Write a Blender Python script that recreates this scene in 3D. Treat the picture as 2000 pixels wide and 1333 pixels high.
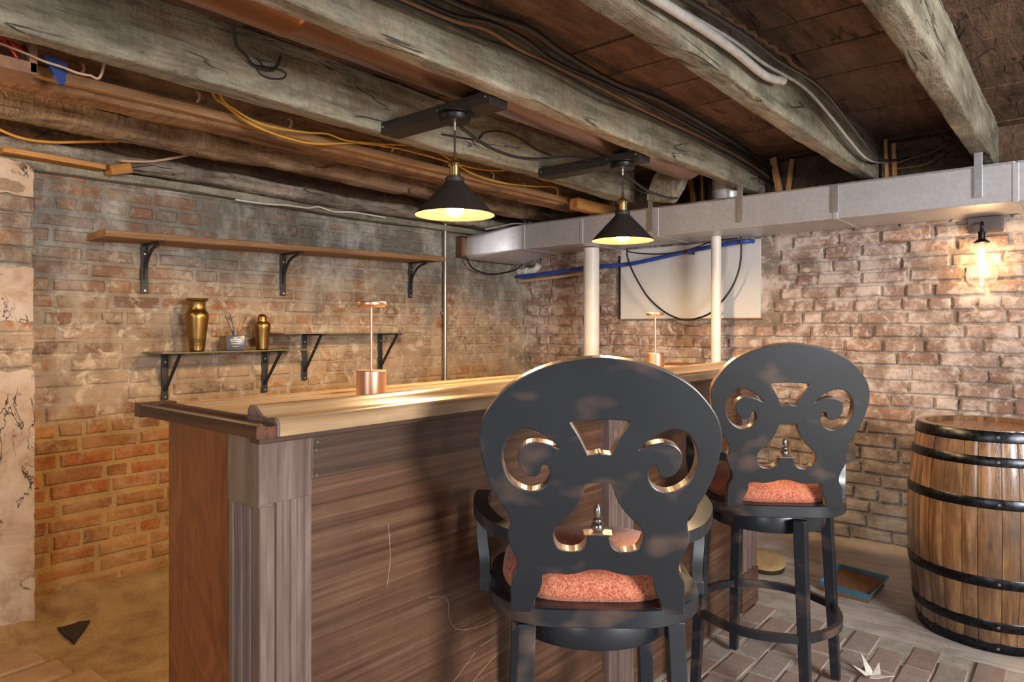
import bpy, bmesh, math, random
from mathutils import Vector, Matrix
from mathutils.noise import noise as pnoise

for o in list(bpy.data.objects):
    bpy.data.objects.remove(o)
random.seed(7)
SC = bpy.context.scene
COL = SC.collection
PI = math.pi

# ------------------------------------------------------------------ camera
FPX, HORIZON, YAW, EYE = 1328.0, 641.0, math.atan(1130 / 1328.0), 1.26
cam = bpy.data.cameras.new('camera')
cam.sensor_width = 36.0
cam.lens = 36.0 * FPX / 2000.0
cam.shift_y = (HORIZON - 666.5) / 2000.0
cam.clip_start = 0.02
camo = bpy.data.objects.new('camera', cam)
COL.objects.link(camo)
camo.location = (0, 0, EYE)
camo.rotation_euler = (PI / 2, 0, YAW - PI / 2)
SC.camera = camo

# ------------------------------------------------------------------ light
SC.view_settings.view_transform = 'Standard'
SC.view_settings.look = 'None'
SC.view_settings.gamma = 1.0
SC.view_settings.use_curve_mapping = False
SC.view_settings.exposure = 0.15

WARM = (1.0, 0.64, 0.31)
world = bpy.data.worlds.new('world')
SC.world = world
world.use_nodes = True
world.node_tree.nodes['Background'].inputs[0].default_value = (0.92, 0.95, 1.0, 1)
world.node_tree.nodes['Background'].inputs[1].default_value = 0.42


def area(name, loc, target, size, size_y, power, color):
    l = bpy.data.lights.new(name, 'AREA')
    l.shape = 'RECTANGLE'
    l.size, l.size_y = size, size_y
    l.energy = power
    l.color = color
    o = bpy.data.objects.new(name, l)
    COL.objects.link(o)
    o.location = loc
    d = Vector(target) - Vector(loc)
    o.rotation_euler = d.to_track_quat('-Z', 'Y').to_euler()
    return o


area('back_fill_light', (0.9, -3.1, 1.5), (2.9, 1.6, 1.0), 1.8, 1.1, 345, (1.0, 0.975, 0.94))  # main fill light, added out of view by the back wall
area('sheen_fill_light', (-3.1, -0.2, 1.35), (2.6, 1.6, 1.2), 1.2, 1.8, 68, (0.93, 0.95, 1.0))  # weak cool fill, added out of view for sheen on stools and post


def point(name, loc, power, radius, color=WARM):
    l = bpy.data.lights.new(name, 'POINT')
    l.energy = power
    l.shadow_soft_size = radius
    l.color = color
    o = bpy.data.objects.new(name, l)
    COL.objects.link(o)
    o.location = loc
    return o


# bare bulb of the next bay, out of view to the left
point('next_bay_lamp', (0.2, 2.78, 1.86), 13.0, 0.04)


# ------------------------------------------------------------------ node helpers
class NT:
    def __init__(self, name):
        self.m = bpy.data.materials.new(name)
        self.m.use_nodes = True
        self.t = self.m.node_tree
        self.b = self.t.nodes['Principled BSDF']

    def n(self, kind, **kw):
        nd = self.t.nodes.new(kind)
        for k, v in kw.items():
            setattr(nd, k, v)
        return nd

    def l(self, a, b):
        self.t.links.new(a, b)

    def set(self, sock, v):
        s = self.b.inputs[sock]
        if hasattr(v, 'is_linked'):
            self.l(v, s)
        else:
            s.default_value = v

    def coord(self, kind='Object', scale=(1, 1, 1), rnd=False):
        if kind == 'World':
            src = self.n('ShaderNodeNewGeometry').outputs['Position']
        else:
            src = self.n('ShaderNodeTexCoord').outputs[kind]
        if rnd:
            oi = self.n('ShaderNodeObjectInfo')
            vm = self.n('ShaderNodeVectorMath', operation='SCALE')
            comb = self.n('ShaderNodeCombineXYZ')
            for i in range(3):
                self.l(oi.outputs['Random'], comb.inputs[i])
            self.l(comb.outputs[0], vm.inputs[0])
            vm.inputs[3].default_value = 37.0
            ad = self.n('ShaderNodeVectorMath', operation='ADD')
            self.l(src, ad.inputs[0])
            self.l(vm.outputs[0], ad.inputs[1])
            src = ad.outputs[0]
        mp = self.n('ShaderNodeMapping')
        self.l(src, mp.inputs['Vector'])
        mp.inputs['Scale'].default_value = scale
        return mp.outputs[0]

    def noise(self, vec, scale, detail=4, rough=0.55, dist=0.0):
        nd = self.n('ShaderNodeTexNoise')
        self.l(vec, nd.inputs['Vector'])
        nd.inputs['Scale'].default_value = scale
        nd.inputs['Detail'].default_value = detail
        nd.inputs['Roughness'].default_value = rough
        nd.inputs['Distortion'].default_value = dist
        return nd.outputs['Fac']

    def vor(self, vec, scale, feature='F1'):
        nd = self.n('ShaderNodeTexVoronoi', feature=feature)
        self.l(vec, nd.inputs['Vector'])
        nd.inputs['Scale'].default_value = scale
        return nd.outputs['Distance']

    def ramp(self, fac, stops, interp='LINEAR'):
        nd = self.n('ShaderNodeValToRGB')
        nd.color_ramp.interpolation = interp
        el = nd.color_ramp.elements
        while len(el) < len(stops):
            el.new(0.5)
        for e, (p, c) in zip(el, stops):
            e.position = p
            if not isinstance(c, tuple):
                c = (c, c, c)
            e.color = (c[0], c[1], c[2], 1)
        self.l(fac, nd.inputs[0])
        return nd.outputs[0]

    def mix(self, fac, a, b, mode='MIX'):
        nd = self.n('ShaderNodeMix', data_type='RGBA', blend_type=mode)
        for sock, v in ((nd.inputs[0], fac), (nd.inputs[6], a), (nd.inputs[7], b)):
            if hasattr(v, 'is_linked'):
                self.l(v, sock)
            elif isinstance(v, tuple):
                sock.default_value = (v[0], v[1], v[2], 1)
            else:
                sock.default_value = v
        return nd.outputs[2]

    def math(self, op, a, b=0.0):
        nd = self.n('ShaderNodeMath', operation=op)
        for i, v in enumerate((a, b)):
            if hasattr(v, 'is_linked'):
                self.l(v, nd.inputs[i])
            else:
                nd.inputs[i].default_value = v
        return nd.outputs[0]

    def xyz(self, vec):
        nd = self.n('ShaderNodeSeparateXYZ')
        self.l(vec, nd.inputs[0])
        return nd.outputs

    def maprange(self, v, a, b, c=0.0, d=1.0):
        nd = self.n('ShaderNodeMapRange')
        self.l(v, nd.inputs[0])
        for i, q in enumerate((a, b, c, d)):
            nd.inputs[i + 1].default_value = q
        return nd.outputs[0]

    def bump(self, h, strength=0.4, dist=0.01):
        nd = self.n('ShaderNodeBump')
        nd.inputs['Strength'].default_value = strength
        nd.inputs['Distance'].default_value = dist
        self.l(h, nd.inputs['Height'])
        self.l(nd.outputs[0], self.b.inputs['Normal'])


MATS = {}


def plain(name, col, rough=0.5, metal=0.0, bump=0.0, var=0.15, coat=0.0, scale=30):
    N = NT(name)
    v = N.coord('Object', rnd=True)
    f = N.noise(v, scale, 4)
    a = tuple(c * (1 - var) for c in col)
    b = tuple(min(1, c * (1 + var)) for c in col)
    N.set('Base Color', N.ramp(f, [(0.3, a), (0.7, b)]))
    N.set('Roughness', rough)
    N.set('Metallic', metal)
    if coat:
        N.set('Coat Weight', coat)
        N.set('Coat Roughness', 0.12)
    if bump:
        N.bump(N.noise(v, scale * 2, 5), bump, 0.004)
    MATS[name] = N.m
    return N.m


def wood(name, dark, mid, light, axis='X', rough=0.5, coat=0.0, sc=1.0, swirl=0.6, bump=0.25, stain=None, world_coord=False, spec=0.5, st=0.09):
    N = NT(name)
    st = {'X': (st, 1, 1), 'Y': (1, st, 1), 'Z': (1, 1, st)}[axis]
    v = N.coord('World' if world_coord else 'Object', st, rnd=not world_coord)
    g1 = N.noise(v, 22 * sc, 5, 0.6, swirl)
    g2 = N.noise(v, 130 * sc, 3, 0.6, 0.2)
    c = N.ramp(g1, [(0.28, dark), (0.5, mid), (0.74, light)])
    c = N.mix(N.ramp(g2, [(0.38, 0.75), (0.62, 1.0)]), dark, c)
    if stain:
        vv = N.coord('Object', (1, 1, 1), rnd=True)
        s = N.noise(vv, 3.5, 5, 0.6)
        c = N.mix(N.ramp(s, [(0.48, 0.0), (0.7, 0.75)]), c, stain)
    N.set('Base Color', c)
    N.set('Roughness', rough)
    N.set('Specular IOR Level', spec)
    if coat:
        N.set('Coat Weight', coat)
        N.set('Coat Roughness', 0.15)
    N.bump(N.math('ADD', g1, N.math('MULTIPLY', g2, 0.5)), bump, 0.006)
    MATS[name] = N.m
    return N.m


def metal(name, col, rough=0.35, brushed=None, var=0.12, aniso=0.0):
    N = NT(name)
    st = {'X': (0.03, 1, 1), 'Y': (1, 0.03, 1), 'Z': (1, 1, 0.03), None: (1, 1, 1)}[brushed]
    v = N.coord('Object', st)
    f = N.noise(v, 60, 4)
    N.set('Base Color', N.ramp(f, [(0.3, tuple(c * (1 - var) for c in col)), (0.7, tuple(min(1, c * (1 + var)) for c in col))]))
    N.set('Metallic', 1.0)
    N.set('Roughness', N.math('ADD', N.math('MULTIPLY', f, 0.14), rough - 0.07))
    MATS[name] = N.m
    return N.m


def brick_mat(name, side, brick):
    """Old brick and its mortar: colour per brick, lime and cement smears laid over both."""
    N = NT(name)
    w = N.coord('World')
    X, Y, Z = N.xyz(w)
    big = N.noise(w, 2.2, 4, 0.6)
    medn = N.noise(w, 9.0, 5, 0.65, 0.3)
    fine = N.noise(w, 60.0, 5, 0.7)
    if side == 'left':
        mort = (0.37, 0.285, 0.20)
        grey = (0.15, 0.145, 0.13)
        pale = (0.56, 0.46, 0.35)
        stops = [(0.0, (0.42, 0.15, 0.045)), (0.2, (0.36, 0.19, 0.105)), (0.4, (0.27, 0.145, 0.09)),
                 (0.58, (0.42, 0.25, 0.14)), (0.74, (0.20, 0.12, 0.085)), (0.86, (0.54, 0.19, 0.035)), (1.0, (0.38, 0.24, 0.15))]
    else:
        mort = (0.30, 0.245, 0.205)
        grey = (0.33, 0.30, 0.28)
        pale = (0.62, 0.55, 0.51)
        stops = [(0.0, (0.29, 0.165, 0.125)), (0.3, (0.35, 0.235, 0.19)), (0.55, (0.42, 0.31, 0.265)),
                 (0.75, (0.32, 0.195, 0.15)), (0.9, (0.42, 0.235, 0.16)), (1.0, (0.42, 0.30, 0.25))]
    if brick:
        oi = N.n('ShaderNodeObjectInfo')
        base = N.ramp(oi.outputs['Random'], stops)
        base = N.mix(N.ramp(fine, [(0.35, 0.45), (0.62, 0.0)]), base, tuple(c * 0.55 for c in stops[2][1]))
    else:
        base = N.mix(N.ramp(medn, [(0.35, 0.0), (0.7, 1.0)]), tuple(c * 0.8 for c in mort), tuple(min(1, c * 1.25) for c in mort))
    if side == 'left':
        # lower courses: orange brick, sandy mortar, with warm pendant light tinted into the colour
        warm_low = N.maprange(N.math('ADD', Z, N.math('MULTIPLY', N.math('SUBTRACT', big, 0.5), 0.7)), 0.98, 0.80)
        base = N.mix(N.math('MULTIPLY', warm_low, 0.75 if brick else 1.0), base, N.mix(1.0, base, (1.22, 0.86, 0.44), 'MULTIPLY') if brick else (0.47, 0.31, 0.135))
    # lime / mortar smeared over the faces
    sm = N.math('ADD', N.math('MULTIPLY', medn, 0.75), N.math('MULTIPLY', fine, 0.25))
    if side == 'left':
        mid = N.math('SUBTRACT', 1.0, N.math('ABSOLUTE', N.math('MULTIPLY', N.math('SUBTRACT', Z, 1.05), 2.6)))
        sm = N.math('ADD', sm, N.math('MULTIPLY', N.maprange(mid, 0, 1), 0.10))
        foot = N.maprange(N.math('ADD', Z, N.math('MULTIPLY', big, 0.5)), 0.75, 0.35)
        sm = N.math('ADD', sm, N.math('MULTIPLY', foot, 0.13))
    else:
        sm = N.math('ADD', sm, N.math('MULTIPLY', N.math('SUBTRACT', big, 0.45), 0.5))
    smear = N.ramp(sm, [(0.47, 0.0), (0.57, 0.85 if brick else 0.9)] if side == 'left' else [(0.50, 0.0), (0.64, 0.7)])
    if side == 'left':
        smear = N.math('MULTIPLY', smear, N.math('SUBTRACT', 1.0, N.math('MULTIPLY', warm_low, 0.45)))
    base = N.mix(smear, base, pale if side == 'right' else N.mix(warm_low, mort, (0.44, 0.28, 0.12)))
    base = N.mix(1.0, base, N.ramp(N.noise(w, 4.5, 4, 0.6), [(0.3, 0.66), (0.7, 1.25)]), 'MULTIPLY')
    pm = N.ramp(N.noise(w, 16, 6, 0.7, 0.6), [(0.52, 0.0), (0.63, 0.8)])
    base = N.mix(N.math('MULTIPLY', pm, N.math('SUBTRACT', 1.0, N.math('MULTIPLY', warm_low, 0.7))) if side == 'left' else pm, base, pale)
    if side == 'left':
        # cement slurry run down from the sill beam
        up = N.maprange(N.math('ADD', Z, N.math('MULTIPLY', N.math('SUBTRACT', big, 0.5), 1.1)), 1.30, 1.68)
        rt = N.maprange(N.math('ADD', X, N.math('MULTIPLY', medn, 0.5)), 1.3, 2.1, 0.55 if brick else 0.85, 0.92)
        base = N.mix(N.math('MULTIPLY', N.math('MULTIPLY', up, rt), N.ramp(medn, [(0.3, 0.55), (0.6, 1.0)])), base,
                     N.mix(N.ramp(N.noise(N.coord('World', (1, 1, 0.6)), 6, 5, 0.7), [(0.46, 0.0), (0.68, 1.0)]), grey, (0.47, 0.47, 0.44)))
    else:
        low = N.maprange(N.math('ADD', Z, N.math('MULTIPLY', N.math('SUBTRACT', big, 0.5), 0.8)), 0.75, 0.35)
        base = N.mix(N.math('MULTIPLY', low, 0.8), base, N.mix(N.ramp(medn, [(0.35, 0.0), (0.65, 1.0)]), (0.27, 0.26, 0.25), (0.55, 0.54, 0.51)))
    N.set('Base Color', base)
    N.set('Roughness', 0.88)
    N.set('Specular IOR Level', 0.25)
    hh = N.math('ADD', N.math('MULTIPLY', medn, 0.6), N.math('MULTIPLY', fine, 0.5))
    N.bump(hh, 0.9, 0.016)
    MATS[name] = N.m
    return N.m


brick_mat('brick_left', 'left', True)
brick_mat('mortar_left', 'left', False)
brick_mat('brick_right', 'right', True)
brick_mat('mortar_right', 'right', False)


def plaster_mat():
    N = NT('peeling_plaster')
    w = N.coord('World')
    a = N.noise(w, 7, 6, 0.7, 0.6)
    c = N.ramp(a, [(0.3, (0.27, 0.17, 0.10)), (0.5, (0.46, 0.345, 0.26)), (0.7, (0.55, 0.46, 0.39))])
    # winding cracks: thin band of a distorted noise contour
    k = N.noise(N.coord('World', (1.0, 1.0, 0.55)), 9, 5, 0.62, 0.8)
    cr = N.math('ABSOLUTE', N.math('SUBTRACT', k, 0.5))
    cm = N.ramp(cr, [(0.003, 1.0), (0.014, 0.0)])
    cm = N.math('MULTIPLY', cm, N.ramp(N.noise(w, 5, 2), [(0.50, 0.0), (0.58, 1.0)]))
    c = N.mix(cm, c, (0.06, 0.035, 0.02))
    N.set('Base Color', c)
    N.set('Roughness', 0.9)
    N.bump(N.math('SUBTRACT', a, N.math('MULTIPLY', cm, 1.2)), 0.8, 0.012)
    MATS['peeling_plaster'] = N.m


plaster_mat()


def beam_mat(name, dark, mid, light, warm, grime=0.55):
    N = NT(name)
    v = N.coord('Object', (0.12, 1, 1), rnd=True)
    w = N.coord('Object', (1, 1, 1), rnd=True)
    g = N.noise(v, 26, 6, 0.65, 0.5)
    p = N.noise(w, 5, 5, 0.65, 0.3)
    adze = N.noise(N.coord('Object', (1.6, 0.5, 0.5), rnd=True), 16, 3, 0.5)
    c = N.ramp(g, [(0.3, dark), (0.52, mid), (0.75, light)])
    c = N.mix(N.ramp(p, [(0.45, 0.0), (0.65, 0.6)]), c, warm)
    c = N.mix(1.0, c, N.ramp(N.noise(N.coord('Object', (0.5, 1, 1), rnd=True), 7, 5, 0.7, 0.4), [(0.30, grime), (0.55, 1.05), (0.75, 1.2)]), 'MULTIPLY')
    k = N.noise(N.coord('Object', (0.16, 1.0, 1.0), rnd=True), 9, 3, 0.5, 0.5)
    cm = N.ramp(N.math('ABSOLUTE', N.math('SUBTRACT', k, 0.5)), [(0.003, 1.0), (0.010, 0.0)])
    cm = N.math('MULTIPLY', cm, N.ramp(N.noise(w, 3.3, 2), [(0.52, 0.0), (0.60, 0.8)]))
    sp = N.ramp(N.vor(w, 19), [(0.035, 1.0), (0.07, 0.0)])
    c = N.mix(N.math('MAXIMUM', cm, N.math('MULTIPLY', sp, 0.8)), c, tuple(q * 0.25 for q in dark))
    N.set('Base Color', c)
    N.set('Roughness', 0.85)
    N.set('Specular IOR Level', 0.3)
    N.bump(N.math('SUBTRACT', N.math('ADD', N.math('ADD', g, N.math('MULTIPLY', N.noise(w, 40, 4, 0.7), 0.6)), N.math('MULTIPLY', adze, 0.9)), cm), 0.9, 0.018)
    MATS[name] = N.m


beam_mat('old_beam', (0.14, 0.125, 0.088), (0.28, 0.262, 0.20), (0.41, 0.39, 0.31), (0.24, 0.18, 0.125), 0.45)
beam_mat('brown_beam', (0.14, 0.065, 0.028), (0.27, 0.14, 0.065), (0.38, 0.22, 0.11), (0.30, 0.19, 0.11), 0.35)
beam_mat('log_beam', (0.08, 0.042, 0.022), (0.22, 0.14, 0.08), (0.38, 0.27, 0.17), (0.34, 0.25, 0.165), 0.22)
beam_mat('grey_beam', (0.13, 0.10, 0.075), (0.33, 0.28, 0.23), (0.52, 0.47, 0.41), (0.20, 0.14, 0.09), 0.22)
beam_mat('subfloor', (0.06, 0.034, 0.023), (0.14, 0.078, 0.050), (0.20, 0.12, 0.08), (0.13, 0.088, 0.062))

wood('walnut_dark', (0.026, 0.013, 0.009), (0.060, 0.032, 0.021), (0.11, 0.062, 0.041), 'X', 0.42, 0.15, 4.0, 0.3, 0.2, st=0.018)
wood('walnut_panel', (0.050, 0.021, 0.012), (0.115, 0.056, 0.032), (0.205, 0.115, 0.070), 'X', 0.36, 0.25, 3.0, 0.5, 0.12, stain=(0.060, 0.024, 0.016), st=0.016)
wood('walnut_post', (0.095, 0.062, 0.054), (0.165, 0.115, 0.103), (0.24, 0.175, 0.16), 'Z', 0.22, 0.5, 1.2, 0.8, 0.08)
wood('walnut_rail_shaded', (0.022, 0.009, 0.006), (0.075, 0.030, 0.017), (0.18, 0.085, 0.045), 'Y', 0.42, 0.04, 1.4, 0.5, 0.08, spec=0.25, st=0.03)  # same walnut as the front rail, shade put into the darker colour
wood('walnut_rail_lit', (0.24, 0.15, 0.08), (0.38, 0.25, 0.14), (0.50, 0.35, 0.21), 'X', 0.30, 0.4, 1.2, 0.6, 0.08)  # front rail walnut, pendant light put into the paler colour
wood('counter_wood', (0.30, 0.19, 0.10), (0.46, 0.32, 0.19), (0.58, 0.43, 0.28), 'X', 0.32, 0.3, 1.0, 0.6, 0.08)
wood('shelf_plank', (0.15, 0.07, 0.03), (0.32, 0.17, 0.075), (0.45, 0.27, 0.13), 'X', 0.7, 0, 1.2, 0.5, 0.4)
wood('orange_lath', (0.20, 0.085, 0.02), (0.42, 0.19, 0.045), (0.56, 0.28, 0.08), 'X', 0.7, 0, 1.5, 0.4, 0.3)
wood('orange_lath_z', (0.28, 0.13, 0.05), (0.48, 0.24, 0.09), (0.58, 0.32, 0.14), 'Z', 0.7, 0, 1.5, 0.4, 0.3)
wood('barrel_oak', (0.06, 0.028, 0.012), (0.215, 0.112, 0.048), (0.40, 0.24, 0.12), 'Z', 0.30, 0.7, 1.6, 0.6, 0.35, stain=(0.05, 0.030, 0.022))
wood('barrel_head_oak', (0.22, 0.10, 0.04), (0.36, 0.18, 0.08), (0.46, 0.26, 0.13), 'X', 0.4, 0.4, 1.0, 0.5, 0.15)


def plywood():
    N = NT('rotary_plywood')
    v = N.coord('Object', (1, 1, 0.45), rnd=True)
    warp = N.noise(v, 3.2, 4, 0.6, 1.6)
    rings = N.math('SINE', N.math('MULTIPLY', warp, 60.0))
    fine = N.noise(N.coord('Object', (1, 1, 0.12)), 90, 3)
    f = N.math('ADD', N.math('MULTIPLY', rings, 0.065), N.math('ADD', N.math('MULTIPLY', fine, 0.4), N.math('MULTIPLY', warp, 0.5)))
    N.set('Base Color', N.ramp(f, [(0.25, (0.095, 0.020, 0.007)), (0.48, (0.205, 0.052, 0.015)), (0.7, (0.31, 0.090, 0.027))]))
    N.set('Roughness', 0.42)
    N.set('Coat Weight', 0.15)
    N.set('Coat Roughness', 0.2)
    MATS['rotary_plywood'] = N.m


plywood()


def stool_mats():
    N = NT('black_rubbed_paint')
    v = N.coord('Object', (1, 1, 1.6), rnd=True)
    p = N.noise(v, 8.5, 2, 0.4)
    q = N.noise(v, 70, 4, 0.6)
    mask = N.math('ADD', p, N.math('MULTIPLY', N.math('SUBTRACT', q, 0.5), 0.04))
    c = N.mix(N.ramp(mask, [(0.575, 0.0), (1.0, 0.65)]), (0.0085, 0.0115, 0.0165), (0.36, 0.19, 0.12))
    N.set('Base Color', c)
    N.set('Roughness', N.math('ADD', N.math('MULTIPLY', N.noise(v, 5, 3), 0.25), 0.26))
    N.set('Coat Weight', 0.45)
    N.set('Coat Roughness', 0.28)
    N.set('Coat Tint', (0.75, 0.87, 1.0, 1))
    MATS['black_rubbed_paint'] = N.m
    N = NT('worn_copper_edge')
    v = N.coord('Object', (1, 1, 1), rnd=True)
    p = N.noise(v, 14, 4, 0.6)
    N.set('Base Color', N.ramp(p, [(0.40, (0.045, 0.026, 0.02)), (0.55, (0.26, 0.155, 0.105)), (0.75, (0.42, 0.28, 0.20))]))
    N.set('Roughness', 0.32)
    N.set('Coat Weight', 0.2)
    MATS['worn_copper_edge'] = N.m
    N = NT('red_patterned_fabric')
    v = N.coord('Object', (1, 1, 1))
    d = N.noise(v, 150, 2, 0.5, 1.2)
    wv = N.ramp(N.math('ABSOLUTE', N.math('SUBTRACT', d, 0.5)), [(0.02, 0.0), (0.09, 1.0)])
    N.set('Base Color', N.mix(wv, (0.62, 0.27, 0.15), (0.40, 0.065, 0.035)))
    N.set('Roughness', 0.75)
    N.set('Sheen Weight', 0.2)
    N.bump(wv, 0.1, 0.001)
    MATS['red_patterned_fabric'] = N.m


stool_mats()


def ground_mats():
    N = NT('sandy_dirt')
    w = N.coord('World')
    a = N.noise(w, 6, 6, 0.7, 0.3)
    b = N.noise(w, 90, 4, 0.7)
    c = N.ramp(a, [(0.3, (0.20, 0.115, 0.045)), (0.5, (0.37, 0.235, 0.105)), (0.7, (0.46, 0.31, 0.155))])
    c = N.mix(N.ramp(b, [(0.28, 0.7), (0.42, 0.0)]), c, (0.09, 0.05, 0.025))
    N.set('Base Color', c)
    N.set('Roughness', 0.95)
    N.bump(N.math('ADD', a, b), 0.8, 0.015)
    MATS['sandy_dirt'] = N.m
    N = NT('paver_brick')
    w = N.coord('World')
    oi = N.n('ShaderNodeObjectInfo')
    a = N.noise(w, 12, 6, 0.7, 0.4)
    c = N.ramp(oi.outputs['Random'], [(0, (0.34, 0.235, 0.20)), (0.35, (0.39, 0.28, 0.245)), (0.6, (0.36, 0.31, 0.28)), (1, (0.43, 0.30, 0.255))])
    c = N.mix(N.ramp(a, [(0.45, 0.0), (0.7, 0.55)]), c, (0.46, 0.42, 0.38))
    c = N.mix(N.ramp(N.noise(w, 70, 4, 0.7), [(0.3, 0.5), (0.45, 0.0)]), c, (0.15, 0.10, 0.08))
    N.set('Base Color', c)
    N.set('Roughness', 0.72)
    N.bump(a, 0.4, 0.008)
    MATS['paver_brick'] = N.m
    N = NT('floor_mortar')
    a = N.noise(N.coord('World'), 14, 6, 0.7)
    N.set('Base Color', N.ramp(a, [(0.3, (0.36, 0.32, 0.27)), (0.7, (0.55, 0.50, 0.45))]))
    N.set('Roughness', 0.9)
    N.bump(a, 0.6, 0.01)
    MATS['floor_mortar'] = N.m
    N = NT('rough_concrete')
    a = N.noise(N.coord('World', (1.6, 0.35, 1)), 8, 7, 0.7, 0.5)
    d = N.noise(N.coord('World'), 3, 5, 0.6)
    c = N.ramp(a, [(0.3, (0.31, 0.27, 0.24)), (0.5, (0.50, 0.45, 0.41)), (0.7, (0.62, 0.57, 0.53))])
    c = N.mix(N.ramp(d, [(0.52, 0.0), (0.68, 0.55)]), c, (0.28, 0.2, 0.155))
    N.set('Base Color', c)
    N.set('Roughness', 0.85)
    N.bump(a, 0.8, 0.015)
    MATS['rough_concrete'] = N.m


ground_mats()


def galv():
    N = NT('galvanized_steel')
    w = N.coord('World')
    a = N.vor(w, 45)
    b = N.noise(w, 5, 5, 0.6)
    N.set('Base Color', N.mix(N.ramp(b, [(0.4, 0.0), (0.7, 0.6)]), N.ramp(a, [(0, (0.50, 0.51, 0.54)), (1, (0.60, 0.61, 0.645))]), (0.44, 0.44, 0.46)))
    N.set('Metallic', 0.55)
    N.set('Roughness', N.math('ADD', N.math('MULTIPLY', b, 0.2), 0.36))
    N.bump(N.noise(w, 6, 2), 0.12, 0.01)
    MATS['galvanized_steel'] = N.m


galv()
metal('duct_seam_steel', (0.55, 0.56, 0.58), 0.4)
plain('brown_duct_metal', (0.30, 0.175, 0.125), 0.30, 0.85, 0.0, 0.06, 0.0, 2.5)
metal('antique_brass', (0.33, 0.195, 0.065), 0.36, 'Z', 0.2)
metal('socket_brass', (0.62, 0.46, 0.20), 0.25)
metal('copper_lamp', (0.70, 0.45, 0.32), 0.38, 'Z')
metal('steel_conduit', (0.42, 0.40, 0.37), 0.42)
metal('black_iron', (0.03, 0.03, 0.032), 0.45)
metal('screw_steel', (0.8, 0.8, 0.8), 0.3)
metal('barrel_hoop_steel', (0.035, 0.038, 0.045), 0.30, None, 0.5)
metal('pewter', (0.42, 0.40, 0.38), 0.22)
plain('black_bracket', (0.014, 0.015, 0.018), 0.45)
plain('black_paint', (0.012, 0.011, 0.011), 0.5)
plain('shade_black', (0.022, 0.018, 0.016), 0.55)
plain('shade_inside', (0.034, 0.024, 0.0135), 0.5)
plain('white_pipe_paint', (0.72, 0.70, 0.66), 0.42, bump=0.05, var=0.06, scale=8)
plain('white_board', (0.62, 0.62, 0.62), 0.6, var=0.04, scale=4)
plain('white_plastic', (0.70, 0.66, 0.58), 0.4, var=0.05)
plain('blue_pipe', (0.015, 0.06, 0.33), 0.35)
plain('tan_pipe', (0.46, 0.34, 0.22), 0.5)
plain('black_cable', (0.012, 0.012, 0.013), 0.45)
plain('brown_cable', (0.16, 0.085, 0.04), 0.55)
plain('grey_cable', (0.42, 0.41, 0.39), 0.5)
plain('yellow_cable', (0.50, 0.27, 0.03), 0.5)
plain('orange_cable', (0.52, 0.23, 0.03), 0.5)
plain('white_cable', (0.62, 0.58, 0.5), 0.5)
plain('tan_cable', (0.46, 0.30, 0.2), 0.5)
plain('blue_cloth', (0.012, 0.035, 0.16), 0.8)
plain('red_wire', (0.62, 0.012, 0.018), 0.4)
plain('cardboard_brown', (0.23, 0.115, 0.065), 0.8)
plain('charcoal_glass', (0.085, 0.082, 0.10), 0.3)
plain('label_ink', (0.62, 0.64, 0.58), 0.5)
plain('reed_dark', (0.06, 0.045, 0.05), 0.6)
plain('reed_tan', (0.5, 0.3, 0.1), 0.6)
plain('blue_plastic', (0.055, 0.19, 0.31), 0.35)
plain('tray_soil', (0.17, 0.075, 0.03), 0.8, bump=0.4)
plain('drum_skin', (0.42, 0.29, 0.14), 0.6)
plain('drum_side', (0.03, 0.018, 0.01), 0.6)
plain('white_leaf', (0.74, 0.70, 0.64), 0.7)
plain('hole_dark', (0.025, 0.02, 0.017), 0.7)
plain('slab_stone', (0.34, 0.21, 0.115), 0.85, bump=0.5, scale=14)
plain('sconce_plate_paint', (0.10, 0.075, 0.075), 0.5)
plain('pink_clip', (0.58, 0.36, 0.27), 0.6)


def emis(name, col, strength):
    N = NT(name)
    N.set('Base Color', (col[0], col[1], col[2], 1))
    N.set('Emission Color', (col[0], col[1], col[2], 1))
    N.set('Emission Strength', strength)
    MATS[name] = N.m


def glowing_glass(name, col, strength):
    m = bpy.data.materials.new(name)
    m.use_nodes = True
    t = m.node_tree
    t.nodes.clear()
    out = t.nodes.new('ShaderNodeOutputMaterial')
    tr = t.nodes.new('ShaderNodeBsdfTransparent')
    em = t.nodes.new('ShaderNodeEmission')
    em.inputs[0].default_value = (*col, 1)
    em.inputs[1].default_value = strength
    ad = t.nodes.new('ShaderNodeAddShader')
    t.links.new(tr.outputs[0], ad.inputs[0])
    t.links.new(em.outputs[0], ad.inputs[1])
    t.links.new(ad.outputs[0], out.inputs[0])
    MATS[name] = m


glowing_glass('lit_bulb', (1.0, 0.80, 0.52), 7.0)
emis('lit_filament', (1.0, 0.80, 0.48), 22.0)


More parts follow.
